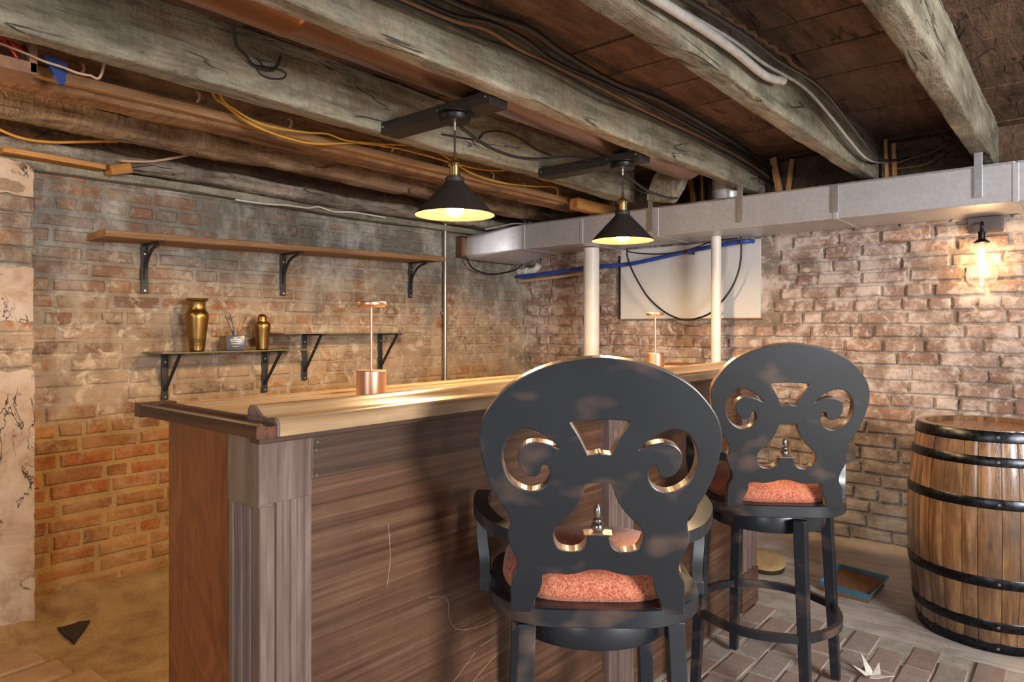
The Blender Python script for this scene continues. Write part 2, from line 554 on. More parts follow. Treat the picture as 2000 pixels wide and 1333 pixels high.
def thin_glass(name, tint, alpha, glow=0.0):
    m = bpy.data.materials.new(name)
    m.use_nodes = True
    t = m.node_tree
    t.nodes.clear()
    out = t.nodes.new('ShaderNodeOutputMaterial')
    tr = t.nodes.new('ShaderNodeBsdfTransparent')
    tr.inputs[0].default_value = (*tint, 1)
    gl = t.nodes.new('ShaderNodeBsdfGlossy')
    gl.inputs['Roughness'].default_value = 0.03
    lw = t.nodes.new('ShaderNodeFresnel')
    lw.inputs[0].default_value = 1.5
    mx = t.nodes.new('ShaderNodeMixShader')
    ns = t.nodes.new('ShaderNodeMath')
    ns.operation = 'MULTIPLY'
    ns.inputs[1].default_value = alpha
    t.links.new(lw.outputs[0], ns.inputs[0])
    t.links.new(ns.outputs[0], mx.inputs[0])
    t.links.new(tr.outputs[0], mx.inputs[1])
    t.links.new(gl.outputs[0], mx.inputs[2])
    if glow:
        em = t.nodes.new('ShaderNodeEmission')
        em.inputs[0].default_value = (1.0, 0.80, 0.48, 1)
        em.inputs[1].default_value = glow
        ad = t.nodes.new('ShaderNodeAddShader')
        t.links.new(mx.outputs[0], ad.inputs[0])
        t.links.new(em.outputs[0], ad.inputs[1])
        t.links.new(ad.outputs[0], out.inputs[0])
    else:
        t.links.new(mx.outputs[0], out.inputs[0])
    MATS[name] = m


thin_glass('clear_bulb_glass', (0.99, 0.97, 0.92), 0.55, 0.17)
thin_glass('shelf_glass', (0.86, 0.88, 0.80), 1.0)
plain('shelf_glass_edge', (0.15, 0.145, 0.085), 0.2)


# ------------------------------------------------------------------ mesh helpers
def mesh(name, verts, faces, mat, parent=None, smooth=False, loc=None):
    me = bpy.data.meshes.new(name)
    me.from_pydata([tuple(v) for v in verts], [], faces)
    me.validate()
    bm = bmesh.new()
    bm.from_mesh(me)
    bmesh.ops.recalc_face_normals(bm, faces=bm.faces)
    bm.to_mesh(me)
    bm.free()
    for m in (mat if isinstance(mat, (list, tuple)) else [mat]):
        me.materials.append(MATS[m])
    if smooth:
        for p in me.polygons:
            p.use_smooth = True
    o = bpy.data.objects.new(name, me)
    COL.objects.link(o)
    if parent:
        o.parent = parent
    if loc:
        o.location = loc
    return o


def smooth_angle(o, deg=35):
    for p in o.data.polygons:
        p.use_smooth = True
    try:
        o.data.set_sharp_from_angle(angle=math.radians(deg))
    except Exception:
        pass
    return o


def tag(o, label, cat, group=None):
    o['label'] = label
    o['category'] = cat
    if group:
        o['group'] = group
    return o


def struct(o, label=None):
    o['kind'] = 'structure'
    if label:
        o['label'] = label
    return o


def empty(name, loc=(0, 0, 0), rz=0.0):
    o = bpy.data.objects.new(name, None)
    COL.objects.link(o)
    o.empty_display_size = 0.05
    o.location = loc
    o.rotation_euler = (0, 0, rz)
    return o


class B:
    """collects shapes for one mesh"""

    def __init__(self):
        self.v, self.f = [], []

    def add(self, vs, fs):
        k = len(self.v)
        self.v += [tuple(p) for p in vs]
        self.f += [tuple(i + k for i in f) for f in fs]
        return self

    def box(self, x0, x1, y0, y1, z0, z1, bev=0.0):
        if bev <= 0:
            vs = [(x, y, z) for z in (z0, z1) for y in (y0, y1) for x in (x0, x1)]
            return self.add(vs, [(0, 2, 3, 1), (4, 5, 7, 6), (0, 1, 5, 4), (2, 6, 7, 3), (0, 4, 6, 2), (1, 3, 7, 5)])
        bm = bmesh.new()
        bmesh.ops.create_cube(bm, size=1.0)
        for v in bm.verts:
            v.co = Vector(((x0 + x1) / 2 + v.co.x * (x1 - x0), (y0 + y1) / 2 + v.co.y * (y1 - y0), (z0 + z1) / 2 + v.co.z * (z1 - z0)))
        bmesh.ops.bevel(bm, geom=list(bm.edges), offset=bev, segments=2, affect='EDGES', profile=0.5)
        bm.verts.index_update()
        self.add([v.co[:] for v in bm.verts], [[v.index for v in f.verts] for f in bm.faces])
        bm.free()
        return self

    def tube(self, path, r, sides=8, closed=False, caps=True):
        pts = [Vector(p) for p in path]
        rad = r if isinstance(r, (list, tuple)) else [r] * len(pts)
        k = len(self.v)
        n = len(pts)
        up = None
        for i, p in enumerate(pts):
            if closed:
                d = (pts[(i + 1) % n] - pts[i - 1]).normalized()
            else:
                d = (pts[min(i + 1, n - 1)] - pts[max(i - 1, 0)]).normalized()
            if up is None:
                up = Vector((0, 0, 1)) if abs(d.z) < 0.9 else Vector((0, 1, 0))
            a = d.cross(up)
            if a.length < 1e-6:
                a = d.orthogonal()
            a.normalize()
            up = a.cross(d).normalized()
            for s in range(sides):
                t = 2 * PI * s / sides
                self.v.append(tuple(p + rad[i] * (a * math.cos(t) + up * math.sin(t))))
        for i in range(n if closed else n - 1):
            j = (i + 1) % n
            for s in range(sides):
                q = (s + 1) % sides
                self.f.append((k + i * sides + s, k + i * sides + q, k + j * sides + q, k + j * sides + s))
        if caps and not closed:
            self.f.append(tuple(k + s for s in range(sides))[::-1])
            self.f.append(tuple(k + (n - 1) * sides + s for s in range(sides)))
        return self

    def lathe(self, prof, cx=0, cy=0, z=0, seg=32, cap=True):
        k = len(self.v)
        for r, h in prof:
            for s in range(seg):
                t = 2 * PI * s / seg
                self.v.append((cx + r * math.cos(t), cy + r * math.sin(t), z + h))
        for i in range(len(prof) - 1):
            for s in range(seg):
                q = (s + 1) % seg
                self.f.append((k + i * seg + s, k + i * seg + q, k + (i + 1) * seg + q, k + (i + 1) * seg + s))
        if cap:
            if prof[0][0] > 1e-4:
                self.f.append(tuple(k + s for s in range(seg))[::-1])
            if prof[-1][0] > 1e-4:
                self.f.append(tuple(k + (len(prof) - 1) * seg + s for s in range(seg)))
        return self

    def prism(self, prof, a, b, axis='X'):
        """extrude a closed 2D profile along an axis"""
        n = len(prof)
        vs = []
        for t in (a, b):
            for p, q in prof:
                vs.append({'X': (t, p, q), 'Y': (p, t, q), 'Z': (p, q, t)}[axis])
        fs = [(i, (i + 1) % n, n + (i + 1) % n, n + i) for i in range(n)]
        fs += [tuple(range(n))[::-1], tuple(range(n, 2 * n))]
        return self.add(vs, fs)

    def bar(self, p, q, w, t, up=(0, 0, 1)):
        """flat bar from p to q, w across, t thick"""
        p, q = Vector(p), Vector(q)
        d = (q - p).normalized()
        a = d.cross(Vector(up)).normalized()
        u = a.cross(d).normalized()
        vs = []
        for c in (p, q):
            for i, j in ((-1, -1), (1, -1), (1, 1), (-1, 1)):
                vs.append(c + a * (w / 2 * i) + u * (t / 2 * j))
        return self.add(vs, [(0, 1, 2, 3), (4, 7, 6, 5), (0, 4, 5, 1), (1, 5, 6, 2), (2, 6, 7, 3), (3, 7, 4, 0)])

    def strip(self, path, w, t, up=(0, 0, 1)):
        """flat bar bent along a path: w across (perpendicular to up), t along up"""
        pts = [Vector(p) for p in path]
        n = len(pts)
        u0 = Vector(up)
        k = len(self.v)
        for i, p in enumerate(pts):
            d = (pts[min(i + 1, n - 1)] - pts[max(i - 1, 0)]).normalized()
            a = d.cross(u0).normalized()
            u = a.cross(d).normalized()
            for x, y in ((-1, -1), (1, -1), (1, 1), (-1, 1)):
                self.v.append(tuple(p + a * (w / 2 * x) + u * (t / 2 * y)))
        for i in range(n - 1):
            for s in range(4):
                q = (s + 1) % 4
                self.f.append((k + i * 4 + s, k + i * 4 + q, k + (i + 1) * 4 + q, k + (i + 1) * 4 + s))
        self.f.append((k + 3, k + 2, k + 1, k))
        e = k + (n - 1) * 4
        self.f.append((e, e + 1, e + 2, e + 3))
        return self

    def obj(self, name, mat, parent=None, smooth=None, loc=None):
        o = mesh(name, self.v, self.f, mat, parent, False, loc)
        if smooth:
            smooth_angle(o, smooth)
        return o


def catmull(pts, res=6, closed=False):
    P = [Vector(p) for p in pts]
    n = len(P)
    out = []
    for i in range(n if closed else n - 1):
        if closed:
            a, b, c, d = P[i - 1], P[i], P[(i + 1) % n], P[(i + 2) % n]
        else:
            a, b, c, d = P[max(i - 1, 0)], P[i], P[i + 1], P[min(i + 2, n - 1)]
        for k in range(res):
            t = k / res
            out.append(0.5 * ((2 * b) + (c - a) * t + (2 * a - 5 * b + 4 * c - d) * t * t + (3 * b - a - 3 * c + d) * t ** 3))
    if not closed:
        out.append(P[-1])
    return out


def cable(name, pts, r, mat, label, cat='cable', group=None, res=6, sides=8):
    o = B().tube(catmull(pts, res), r, sides).obj(name, mat, None, 60)
    return tag(o, label, cat, group)


def rough_beam(name, x0, x1, y0, y1, z0, z1, mat, seed, amp=0.006, nx=60, rnd=0.0, slope=0.0, parent=None):
    """hewn timber along X: rounded rectangular section, uneven all along"""
    ny = 5
    prof = []
    w, hgt = (y1 - y0), (z1 - z0)
    nseg = 28
    for i in range(nseg):
        t = 2 * PI * (i + 0.5) / nseg
        c, s = math.cos(t), math.sin(t)
        e = 0.16 + 0.84 * rnd
        px = math.copysign(abs(c) ** e, c)
        pz = math.copysign(abs(s) ** e, s)
        prof.append((px * w / 2, pz * hgt / 2))
    vs, fs = [], []
    cy, cz = (y0 + y1) / 2, (z0 + z1) / 2
    for i in range(nx + 1):
        x = x0 + (x1 - x0) * i / nx
        oy = pnoise((x * 1.1, seed * 3.7, 1.0)) * amp * 1.6
        oz = pnoise((x * 1.0, seed * 5.1, 7.0)) * amp * 1.6 + slope * (x - x0)
        for (a, b) in prof:
            d = 1 + (pnoise((x * 5, a * 14 + seed, b * 14)) * amp + pnoise((x * 19, a * 40, b * 40 + seed)) * amp * 0.35) / max(0.03, math.hypot(a, b))
            vs.append((x, cy + oy + a * d, cz + oz + b * d))
    for i in range(nx):
        for s in range(nseg):
            q = (s + 1) % nseg
            fs.append((i * nseg + s, i * nseg + q, (i + 1) * nseg + q, (i + 1) * nseg + s))
    fs.append(tuple(range(nseg)))
    fs.append(tuple(nx * nseg + s for s in range(nseg)))
    return smooth_angle(mesh(name, vs, fs, mat, parent), 50)


# ------------------------------------------------------------------ room shell
YW, XW = 3.35, 4.06      # faces of the brick walls
ZC = 2.235               # underside of the floor boards above

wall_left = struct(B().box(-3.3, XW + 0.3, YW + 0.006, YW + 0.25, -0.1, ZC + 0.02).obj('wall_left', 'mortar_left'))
wall_right = struct(B().box(XW + 0.0165, XW + 0.25, -3.3, YW + 0.2, -0.1, ZC + 0.02).obj('wall_right', 'mortar_right'))


wall_back = struct(B().box(-3.3, XW + 0.2, -3.3, -3.18, -0.1, ZC + 0.02).obj('wall_back', 'mortar_right'))
wall_near = struct(B().box(-3.3, -3.18, -3.3, YW + 0.2, -0.1, ZC + 0.02).obj('wall_near', 'mortar_right'))


def brick_meshes(mat, L, Hh, depth, tag_, n=5):
    out = []
    for k in range(n):
        rr = random.Random(k * 13 + int(L * 1000))
        b = 0.007
        j = lambda a: rr.uniform(-a, a)
        l, hh = L / 2, Hh / 2
        ring = [(-l, -hh), (0, -hh), (l, -hh), (l, 0), (l, hh), (0, hh), (-l, hh), (-l, 0)]
        vs, back, mid, front = [], [], [], []
        for (x, z) in ring:
            jx, jz = j(0.004), j(0.003)
            vs.append((x + jx, depth, z + jz))
            mid.append((x + jx, 0.007 + j(0.002), z + jz))
            front.append((x * (1 - b / l) + jx * 0.6, j(0.0022), z * (1 - b / hh) + jz * 0.6))
        vs = vs + mid + front + [(j(0.02), -0.002 + j(0.002), j(0.006))]
        fs = []
        for i in range(8):
            q = (i + 1) % 8
            fs.append((i, q, 8 + q, 8 + i))
            fs.append((8 + i, 8 + q, 16 + q, 16 + i))
            fs.append((16 + i, 16 + q, 24))
        me = bpy.data.meshes.new('brick')
        me.from_pydata(vs, [], fs)
        bm = bmesh.new()
        bm.from_mesh(me)
        bmesh.ops.recalc_face_normals(bm, faces=bm.faces)
        bm.to_mesh(me)
        bm.free()
        me.materials.append(MATS[mat])
        out.append(me)
    return out


def seen(X, Y, Z):
    """rough size in view of a piece at this place, for choosing which pieces stand alone"""
    fx, fy = math.cos(YAW), math.sin(YAW)
    D = X * fx + Y * fy
    if D < 0.3:
        return 0
    x = 1000 + FPX * (X * fy - Y * fx) / D
    y = HORIZON - FPX * (Z - EYE) / D
    if not (-40 < x < 2040 and -40 < y < 1370):
        return 0
    s = 1.0 / (D * D)
    if Y > 2.5 and x > 330 and y > 795 - 0.085 * (x - 330):
        s *= 0.02
    if Z > 1.98:
        s *= 0.05
    return s


def lay_bricks(wall, face, mat, pitch_l, pitch_h, depth, span, z0, z1, skip, seed, head_every=7, lo=0.9):
    """span = range along the wall; face(s, z, d) -> (location, rotz)"""
    rr = random.Random(seed)
    jl, jh = 0.012, 0.011
    st = brick_meshes(mat, pitch_l - jl, pitch_h - jh, depth, 's', 6)
    hd = brick_meshes(mat, pitch_l / 2 - jl, pitch_h - jh, depth, 'h', 4)
    spots = []
    row = 0
    z = z0
    while z < z1:
        header = row % head_every == 3
        L = pitch_l / 2 if header else pitch_l
        s = span[0] + (L / 2 if row % 2 else 0) + rr.uniform(-0.02, 0.02)
        wob = rr.uniform(-0.003, 0.003)
        while s < span[1]:
            cut = header or rr.random() < 0.14
            f_ = rr.choice((0.86, 0.95, 1.0, 1.0, 1.05, 1.12)) if not header else rr.uniform(0.9, 1.1)
            l = (pitch_l / 2 if cut else pitch_l) * f_
            c, zz = s + l / 2, z + pitch_h / 2
            if c + l / 2 < span[1] + 0.03 and not skip(c, zz, l / 2):
                spots.append((c, zz + wob + rr.uniform(-0.003, 0.003), cut, f_))
            s += l
        z += pitch_h
        row += 1
    data = []
    for (c, zz, cut, f_) in spots:
        loc, rz = face(c, zz, rr.uniform(-0.004, 0.005))
        data.append((seen(*loc), loc, rz, rr.choice(hd if cut else st), rr.uniform(-0.016, 0.016), (f_ * rr.uniform(0.955, 1.0), rr.uniform(0.90, 1.0))))
    data.sort(key=lambda d: -d[0])
    rest = B()
    for i, (a, loc, rz, me, tilt, sc) in enumerate(data):
        if i < 298:
            o = bpy.data.objects.new('brick', me)
            COL.objects.link(o)
            o.location = loc
            o.rotation_euler = (0, tilt, rz)
            o.scale = (sc[0], 1, sc[1])
            o.parent = wall
        else:
            m = Matrix.Translation(loc) @ Matrix.Rotation(rz, 4, 'Z') @ Matrix.Diagonal((sc[0], 1, sc[1], 1))
            rest.add([m @ v.co for v in me.vertices], [tuple(p.vertices) for p in me.polygons])
    if rest.v:
        o = rest.obj('more_bricks', mat, wall)
        o['kind'] = 'stuff'


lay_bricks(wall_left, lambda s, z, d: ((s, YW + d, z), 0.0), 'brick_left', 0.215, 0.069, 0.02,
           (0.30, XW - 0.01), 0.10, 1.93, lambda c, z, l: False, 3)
lay_bricks(wall_right, lambda s, z, d: ((XW + d, s, z), -PI / 2), 'brick_right', 0.222, 0.0735, 0.02,
           (-0.5, YW - 0.02), 0.10, 1.84, lambda c, z, l: (1.498 < c + l - 0.03 and c - l + 0.03 < 2.479 and 1.29 < z < 1.83), 5)

# boarded-over window in the right wall
win = struct(B().box(XW + 0.004, XW + 0.015, 1.505, 2.472, 1.322, 1.795).obj('window_1', 'white_board'))
B().box(XW - 0.012, XW + 0.015, 1.56, 1.66, 1.778, 1.80).obj('lintel_block', 'cardboard_brown', win)
B().box(XW - 0.004, XW + 0.014, 2.474, 2.486, 1.32, 1.76).obj('side_gap_strip', 'black_paint', win)
B().box(XW - 0.004, XW + 0.0145, 1.50, 2.478, 1.312, 1.321).obj('sill_edge', 'cardboard_brown', win)

# floor: base slab, brick paving, concrete strip under the right wall, dirt behind the bar
floor = struct(B().box(-3.3, XW + 0.2, -3.3, YW + 0.2, -0.12, -0.0035).obj('floor', 'floor_mortar'))
PM = []
for k in range(6):
    rr = random.Random(k + 90)
    l, w = 0.0985, 0.0475
    j = lambda a: rr.uniform(-a, a)
    rg = [(-l, -w), (0, -w), (l, -w), (l, w), (0, w), (-l, w)]
    lo_ = [(x + j(.002), y + j(.002), -0.03) for x, y in rg]
    mi = [(x, y, -0.004) for x, y, z in lo_]
    to = [(x * 0.96, y * 0.91, 0.0 + j(.0015)) for x, y, z in lo_]
    fs = [(0, 1, 2, 3, 4, 5)[::-1]]
    for i in range(6):
        q = (i + 1) % 6
        fs += [(i, q, 6 + q, 6 + i), (6 + i, 6 + q, 12 + q, 12 + i)]
    fs += [(12, 13, 16, 17), (13, 14, 15, 16)]
    me = bpy.data.meshes.new('paver')
    me.from_pydata(lo_ + mi + to, [], fs)
    bm = bmesh.new()
    bm.from_mesh(me)
    bmesh.ops.recalc_face_normals(bm, faces=bm.faces)
    bm.to_mesh(me)
    bm.free()
    me.materials.append(MATS['paver_brick'])
    PM.append(me)
rr = random.Random(4)
cnt = 0
for r in range(16):
    y = 1.115 - r * 0.1045
    for c in range(13):
        x = 2.985 - c * 0.209 - (0.1 if r % 2 else 0)
        o = bpy.data.objects.new('paver', rr.choice(PM))
        COL.objects.link(o)
        o.location = (x + rr.uniform(-.003, .003), y + rr.uniform(-.003, .003), rr.uniform(-0.002, 0.003))
        o.rotation_euler = (rr.uniform(-.012, .012), rr.uniform(-.012, .012), rr.uniform(-.015, .015))
        o.parent = floor


def heightfield(name, x0, x1, y0, y1, nx, ny, fn, mat, parent=None):
    vs = [(x0 + (x1 - x0) * i / nx, y0 + (y1 - y0) * j / ny, 0) for i in range(nx + 1) for j in range(ny + 1)]
    vs = [fn(x, y) for x, y, z in vs]
    fs = [(i * (ny + 1) + j, (i + 1) * (ny + 1) + j, (i + 1) * (ny + 1) + j + 1, i * (ny + 1) + j + 1) for i in range(nx) for j in range(ny)]
    return mesh(name, vs, fs, mat, parent, True)


def conc(x, y):
    e = 3.085 + 0.02 * pnoise((y * 5, 0, 3)) + 0.008 * pnoise((y * 25, 0, 5))
    t = (x - 3.085) / (XW + 0.02 - 3.085)
    X = e + t * (XW + 0.02 - e)
    z = -0.001 + 0.004 * min(1, t * 12) + 0.003 * pnoise((X * 9, y * 9, 0)) + 0.003 * pnoise((X * 26, y * 11, 2))
    if t > 0.66:
        z += 0.10 * ((t - 0.66) / 0.34) ** 1.5 + 0.012 * pnoise((X * 12, y * 12, 8))
    if t == 0:
        z = -0.01
    return (X, y, z)


heightfield('concrete_strip', 3.085, XW + 0.02, -1.2, 1.9, 40, 110, conc, 'rough_concrete', floor)


def dirt(x, y):
    z = 0.012 + 0.008 * pnoise((x * 4, y * 4, 3)) + 0.005 * pnoise((x * 14, y * 14, 1))
    if y > 3.0:
        z += 0.13 * ((y - 3.0) / 0.36) ** 1.6 + 0.02 * pnoise((x * 9, y * 9, 5)) * (y - 2.9) * 4
    return (x, y, z)


heightfield('dirt_bed', -0.3, 3.6, 1.75, YW + 0.012, 130, 56, dirt, 'sandy_dirt', floor)
# stone slabs at the far left of the dirt
for k, (x0, x1, y0, y1, z, rz) in enumerate([(0.42, 0.80, 2.95, 3.12, 0.022, 0.05), (0.40, 0.84, 2.79, 2.935, 0.017, 0.04), (0.36, 0.66, 2.60, 2.775, 0.016, 0.05), (0.68, 0.90, 2.62, 2.77, 0.013, 0.04)]):
    o = B().box(-(x1 - x0) / 2, (x1 - x0) / 2, -(y1 - y0) / 2, (y1 - y0) / 2, -0.05, z, 0.008).obj('slab', 'slab_stone', floor)
    o.location = ((x0 + x1) / 2, (y0 + y1) / 2, 0.005)
    o.rotation_euler = (0, 0, rz)
sh = B().prism([(0.895, 3.215), (1.01, 3.15), (0.915, 3.03)], -0.01, 0.036, 'Z').obj('hole_block', 'hole_dark')  # dark block stands in for the shaded triangular hole in the dirt
for v in sh.data.vertices:
    if v.co.z > 0.02 and v.co.y > 3.1:
        v.co.z = 0.052
tag(sh, 'dark triangular block standing in for a hole in the dirt below the brick wall', 'hole')

# rubble and mortar skirt at the foot of the left wall
rr = random.Random(77)

# plaster-skinned pier at the far left
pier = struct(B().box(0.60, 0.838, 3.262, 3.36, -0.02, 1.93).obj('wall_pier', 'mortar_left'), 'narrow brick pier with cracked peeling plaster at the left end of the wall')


def plaster_piece(z0, z1, x0, x1, seed, y=3.25):
    n, m = max(4, int((z1 - z0) / 0.02)), 8
    vs, fs = [], []
    for i in range(n + 1):
        for j in range(m + 1):
            z = z0 + (z1 - z0) * i / n
            x = x0 + (x1 - x0) * j / m
            if i in (0, n):
                z += 0.018 * pnoise((x * 30, seed, i))
            yy = y + 0.006 * pnoise((x * 12, z * 9, seed)) + 0.003 * pnoise((x * 40, z * 35, seed))
            if j == m:
                x += 0.004 * pnoise((z * 20, seed, 2))
            vs.append((x, yy, z))
    for i in range(n):
        for j in range(m):
            fs.append((i * (m + 1) + j, i * (m + 1) + j + 1, (i + 1) * (m + 1) + j + 1, (i + 1) * (m + 1) + j))
    k = len(vs)
    rim = [i * (m + 1) for i in range(n + 1)] + [n * (m + 1) + j for j in range(1, m + 1)] + [i * (m + 1) + m for i in range(n - 1, -1, -1)] + [j for j in range(m - 1, 0, -1)]
    for q in rim:
        vs.append((vs[q][0], 3.266, vs[q][2]))
    for a in range(len(rim)):
        b = (a + 1) % len(rim)
        fs.append((rim[a], rim[b], k + b, k + a))
    smooth_angle(mesh('plaster_skin', vs, fs, 'peeling_plaster', pier), 50)


plaster_piece(0.045, 1.09, 0.60, 0.842, 1)
plaster_piece(1.285, 1.50, 0.60, 0.838, 2)
plaster_piece(1.79, 1.925, 0.60, 0.838, 3)
pb = brick_meshes('brick_left', 0.125, 0.062, 0.02, 'p', 4)
zz = 1.10
k = 0
while zz < 1.80:
    if not (1.27 < zz < 1.47):
        for x in ((0.66, 0.785) if k % 2 else (0.60, 0.722, 0.80)):
            o = bpy.data.objects.new('brick', pb[(k * 3 + int(x * 100)) % 4])
            COL.objects.link(o)
            o.location = (x, 3.250 + 0.006 * ((k * 7) % 3 - 1), zz + 0.034)
            o.scale = (0.55 if x == 0.80 else 0.95, 1, 1)
            o.parent = pier
    zz += 0.069
    k += 1

# ceiling boards
ceiling = struct(B().box(-3.3, XW + 0.2, -3.3, YW + 0.2, ZC + 0.028, ZC + 0.12).obj('ceiling', 'black_paint'))
rr = random.Random(12)
x = -2.2
while x < XW:
    w = rr.uniform(0.24, 0.34)
    n = 26
    vs, fs = [], []
    dz = rr.uniform(-0.004, 0.006)
    for j in range(n + 1):
        y = -1.9 + (YW + 0.05 + 1.9) * j / n
        for i, xx in enumerate((x + 0.004, x + w * 0.3, x + w * 0.7, x + w - 0.004)):
            vs.append((xx + 0.003 * pnoise((y * 3, x, i)), y, ZC + dz + 0.006 * pnoise((xx * 4, y * 2, 1))))
    for j in range(n):
        for i in range(3):
            fs.append((j * 4 + i, j * 4 + i + 1, (j + 1) * 4 + i + 1, (j + 1) * 4 + i))
        k = len(vs)
    for j in range(n + 1):
        vs.append((vs[j * 4][0], vs[j * 4][1], ZC + 0.03))
        vs.append((vs[j * 4 + 3][0], vs[j * 4][1], ZC + 0.03))
    for j in range(n):
        fs.append((j * 4, (j + 1) * 4, k + (j + 1) * 2, k + j * 2))
        fs.append((j * 4 + 3, (j + 1) * 4 + 3, k + (j + 1) * 2 + 1, k + j * 2 + 1))
    o = mesh('plank', vs, fs, 'subfloor', ceiling)
    x += w

# ------------------------------------------------------------------ joists
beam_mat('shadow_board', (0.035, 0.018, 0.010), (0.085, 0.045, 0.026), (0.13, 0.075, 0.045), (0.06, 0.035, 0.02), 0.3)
struct(B().box(-1.0, XW - 0.04, YW - 0.012, YW + 0.005, 1.95, ZC + 0.026).obj('gap_shade_board', 'shadow_board'))  # dark board added to stand for the shaded gap above the sill
rim = struct(B().box(XW - 0.03, XW + 0.011, -1.2, YW - 0.06, 1.985, ZC + 0.026).obj('trim_1', 'subfloor'))
JT = ZC + 0.005
J = [
    ('near', -1.2, 4.05, 0.338, 0.412, 2.03, 'old_beam', 1, 0.006, 0.0, 'pale grey hewn ceiling joist at the far right, strapped to the duct near the sconce'),
    ('b', -1.2, 4.05, 0.845, 0.925, 2.03, 'old_beam', 2, 0.007, 0.0, 'pale grey hewn ceiling joist with a grey conduit and wires along its side'),
    ('c', -1.2, 4.05, 1.44, 1.515, 2.03, 'old_beam', 3, 0.009, 0.0, 'grey ceiling joist with splintered lower edge, carrying the right ends of both pendant boards'),
    ('d', -0.6, 3.60, 2.095, 2.185, 2.03, 'old_beam', 4, 0.009, 0.0, 'wide pale grey ceiling joist carrying the left ends of both pendant boards'),
    ('e', -0.6, 4.05, 2.50, 2.635, 2.02, 'brown_beam', 5, 0.006, 0.0, 'orange-brown ceiling joist with yellow cables hanging against it'),
    ('f', -0.6, 4.05, 2.93, 3.075, 2.02, 'log_beam', 6, 0.013, 0.55, 'rough bark-edged brown log joist nearest the shelf wall'),
]
jo = {}
for (n, x0, x1, y0, y1, zb, mat, seed, amp, rnd, lab) in J:
    o = rough_beam('ceiling_joist', x0, x1, y0, y1, zb, JT, mat, seed, amp, 110, rnd)
    jo[n] = tag(o, lab, 'joist', 'ceiling joists')
B().box(-0.5, 4.0, 2.462, 2.502, 2.035, 2.068, 0.004).obj('ledger_strip', 'shelf_plank', jo['e'])
for (x, z) in ((0.77, 2.10), (1.145, 2.105), (1.52, 2.095), (2.05, 2.10), (2.75, 2.09), (3.02, 2.075)):
    B().tube(catmull([(x, 2.495, z + .02), (x + .004, 2.478, z + .012), (x + .004, 2.474, z - .008), (x - .002, 2.482, z - .02)], 4), 0.005, 6).obj('cable_clip', 'pink_clip', jo['e'], 60)
sill = rough_beam('sill_beam', 0.2, 4.0, 3.272, 3.40, 1.952, 2.03, 'grey_beam', 9, 0.013, 120, 0.5, 0.003)
tag(sill, 'whitish grey sill beam lying along the top of the shelf wall', 'beam')
plate = rough_beam('wall_plate', 0.2, 4.0, 3.29, 3.42, 1.905, 1.945, 'old_beam', 11, 0.008, 80, 0.1, 0.003)
tag(plate, 'thin grey wooden plate between brick wall top and sill beam', 'beam')
op = B().box(-0.18, 0.18, -0.03, 0.05, -0.011, 0.011, 0.003).obj('wood_lath', 'orange_lath', None, None, (0.91, 3.235, 1.952))
op.rotation_euler = (0, 0.015, 0)
tag(op, 'thin bright orange wood lath along the wall top at the far left', 'lath')
blk = B().box(-0.045, 0.045, -0.03, 0.04, -0.022, 0.022, 0.006).obj('wood_wedge', 'orange_lath', None, None, (1.15, 3.235, 1.955))
blk.rotation_euler = (0.1, -0.3, 0.1)
tag(blk, 'short orange wood wedge jammed above the brick wall beside the lath', 'wedge')
eb = B().box(-0.22, 0.22, -0.035, 0.035, -0.035, 0.035, 0.008).obj('beam_stub', 'orange_lath', None, None, (3.62, 2.40, 2.02))
tag(eb, 'short orange-ended beam stub above the duct beside the farther pendant', 'beam')

# slanted timber offcut standing on the duct
SL = [(1.911, 2.02), (1.879, 2.103), (1.834, 2.159), (1.685, 2.111), (1.716, 2.037), (1.768, 1.965), (1.783, 1.96), (1.918, 1.985)]
o = B().prism(SL, 3.43, 3.50, 'X').obj('timber_offcut', 'old_beam')
tag(o, 'grey slanted timber offcut wedged above the duct beside the farther pendant', 'timber')
# orange laths hanging behind the duct
for k, (a, b, w, lab) in enumerate([
    ((3.9, 1.885, 2.225), (3.9, 1.844, 1.99), 0.032, 'wide orange lath behind the duct, beside the slanted timber offcut'),
    ((3.9, 1.801, 2.225), (3.9, 1.791, 1.99), 0.012, 'narrow orange lath behind the duct, left of the round duct collar'),
    ((3.9, 1.372, 2.225), (3.9, 1.330, 1.99), 0.034, 'tapering orange lath behind the duct, right of the grey splintered joist end'),
    ((3.9, 1.265, 2.20), (3.9, 1.295, 1.99), 0.022, 'short tilted orange lath behind the duct, left of the conduit-carrying joist'),
    ((3.9, 0.800, 2.225), (3.9, 0.793, 1.99), 0.015, 'thin upright orange lath behind the duct, left one of the close pair'),
    ((3.9, 0.763, 2.20), (3.9, 0.758, 1.99), 0.018, 'thin upright orange lath behind the duct, right one of the close pair')]):
    o = B().bar(a, b, 0.02, w, (0, 1, 0)).obj('wood_lath', 'orange_lath_z')
    tag(o, lab, 'lath')

# ------------------------------------------------------------------ ducts and pipes
duct = empty('air_duct', (3.85, 1.5, 1.806))


def dpart(o):
    o.parent = duct
    o.matrix_parent_inverse = Matrix.Translation(duct.location).inverted()
    return o


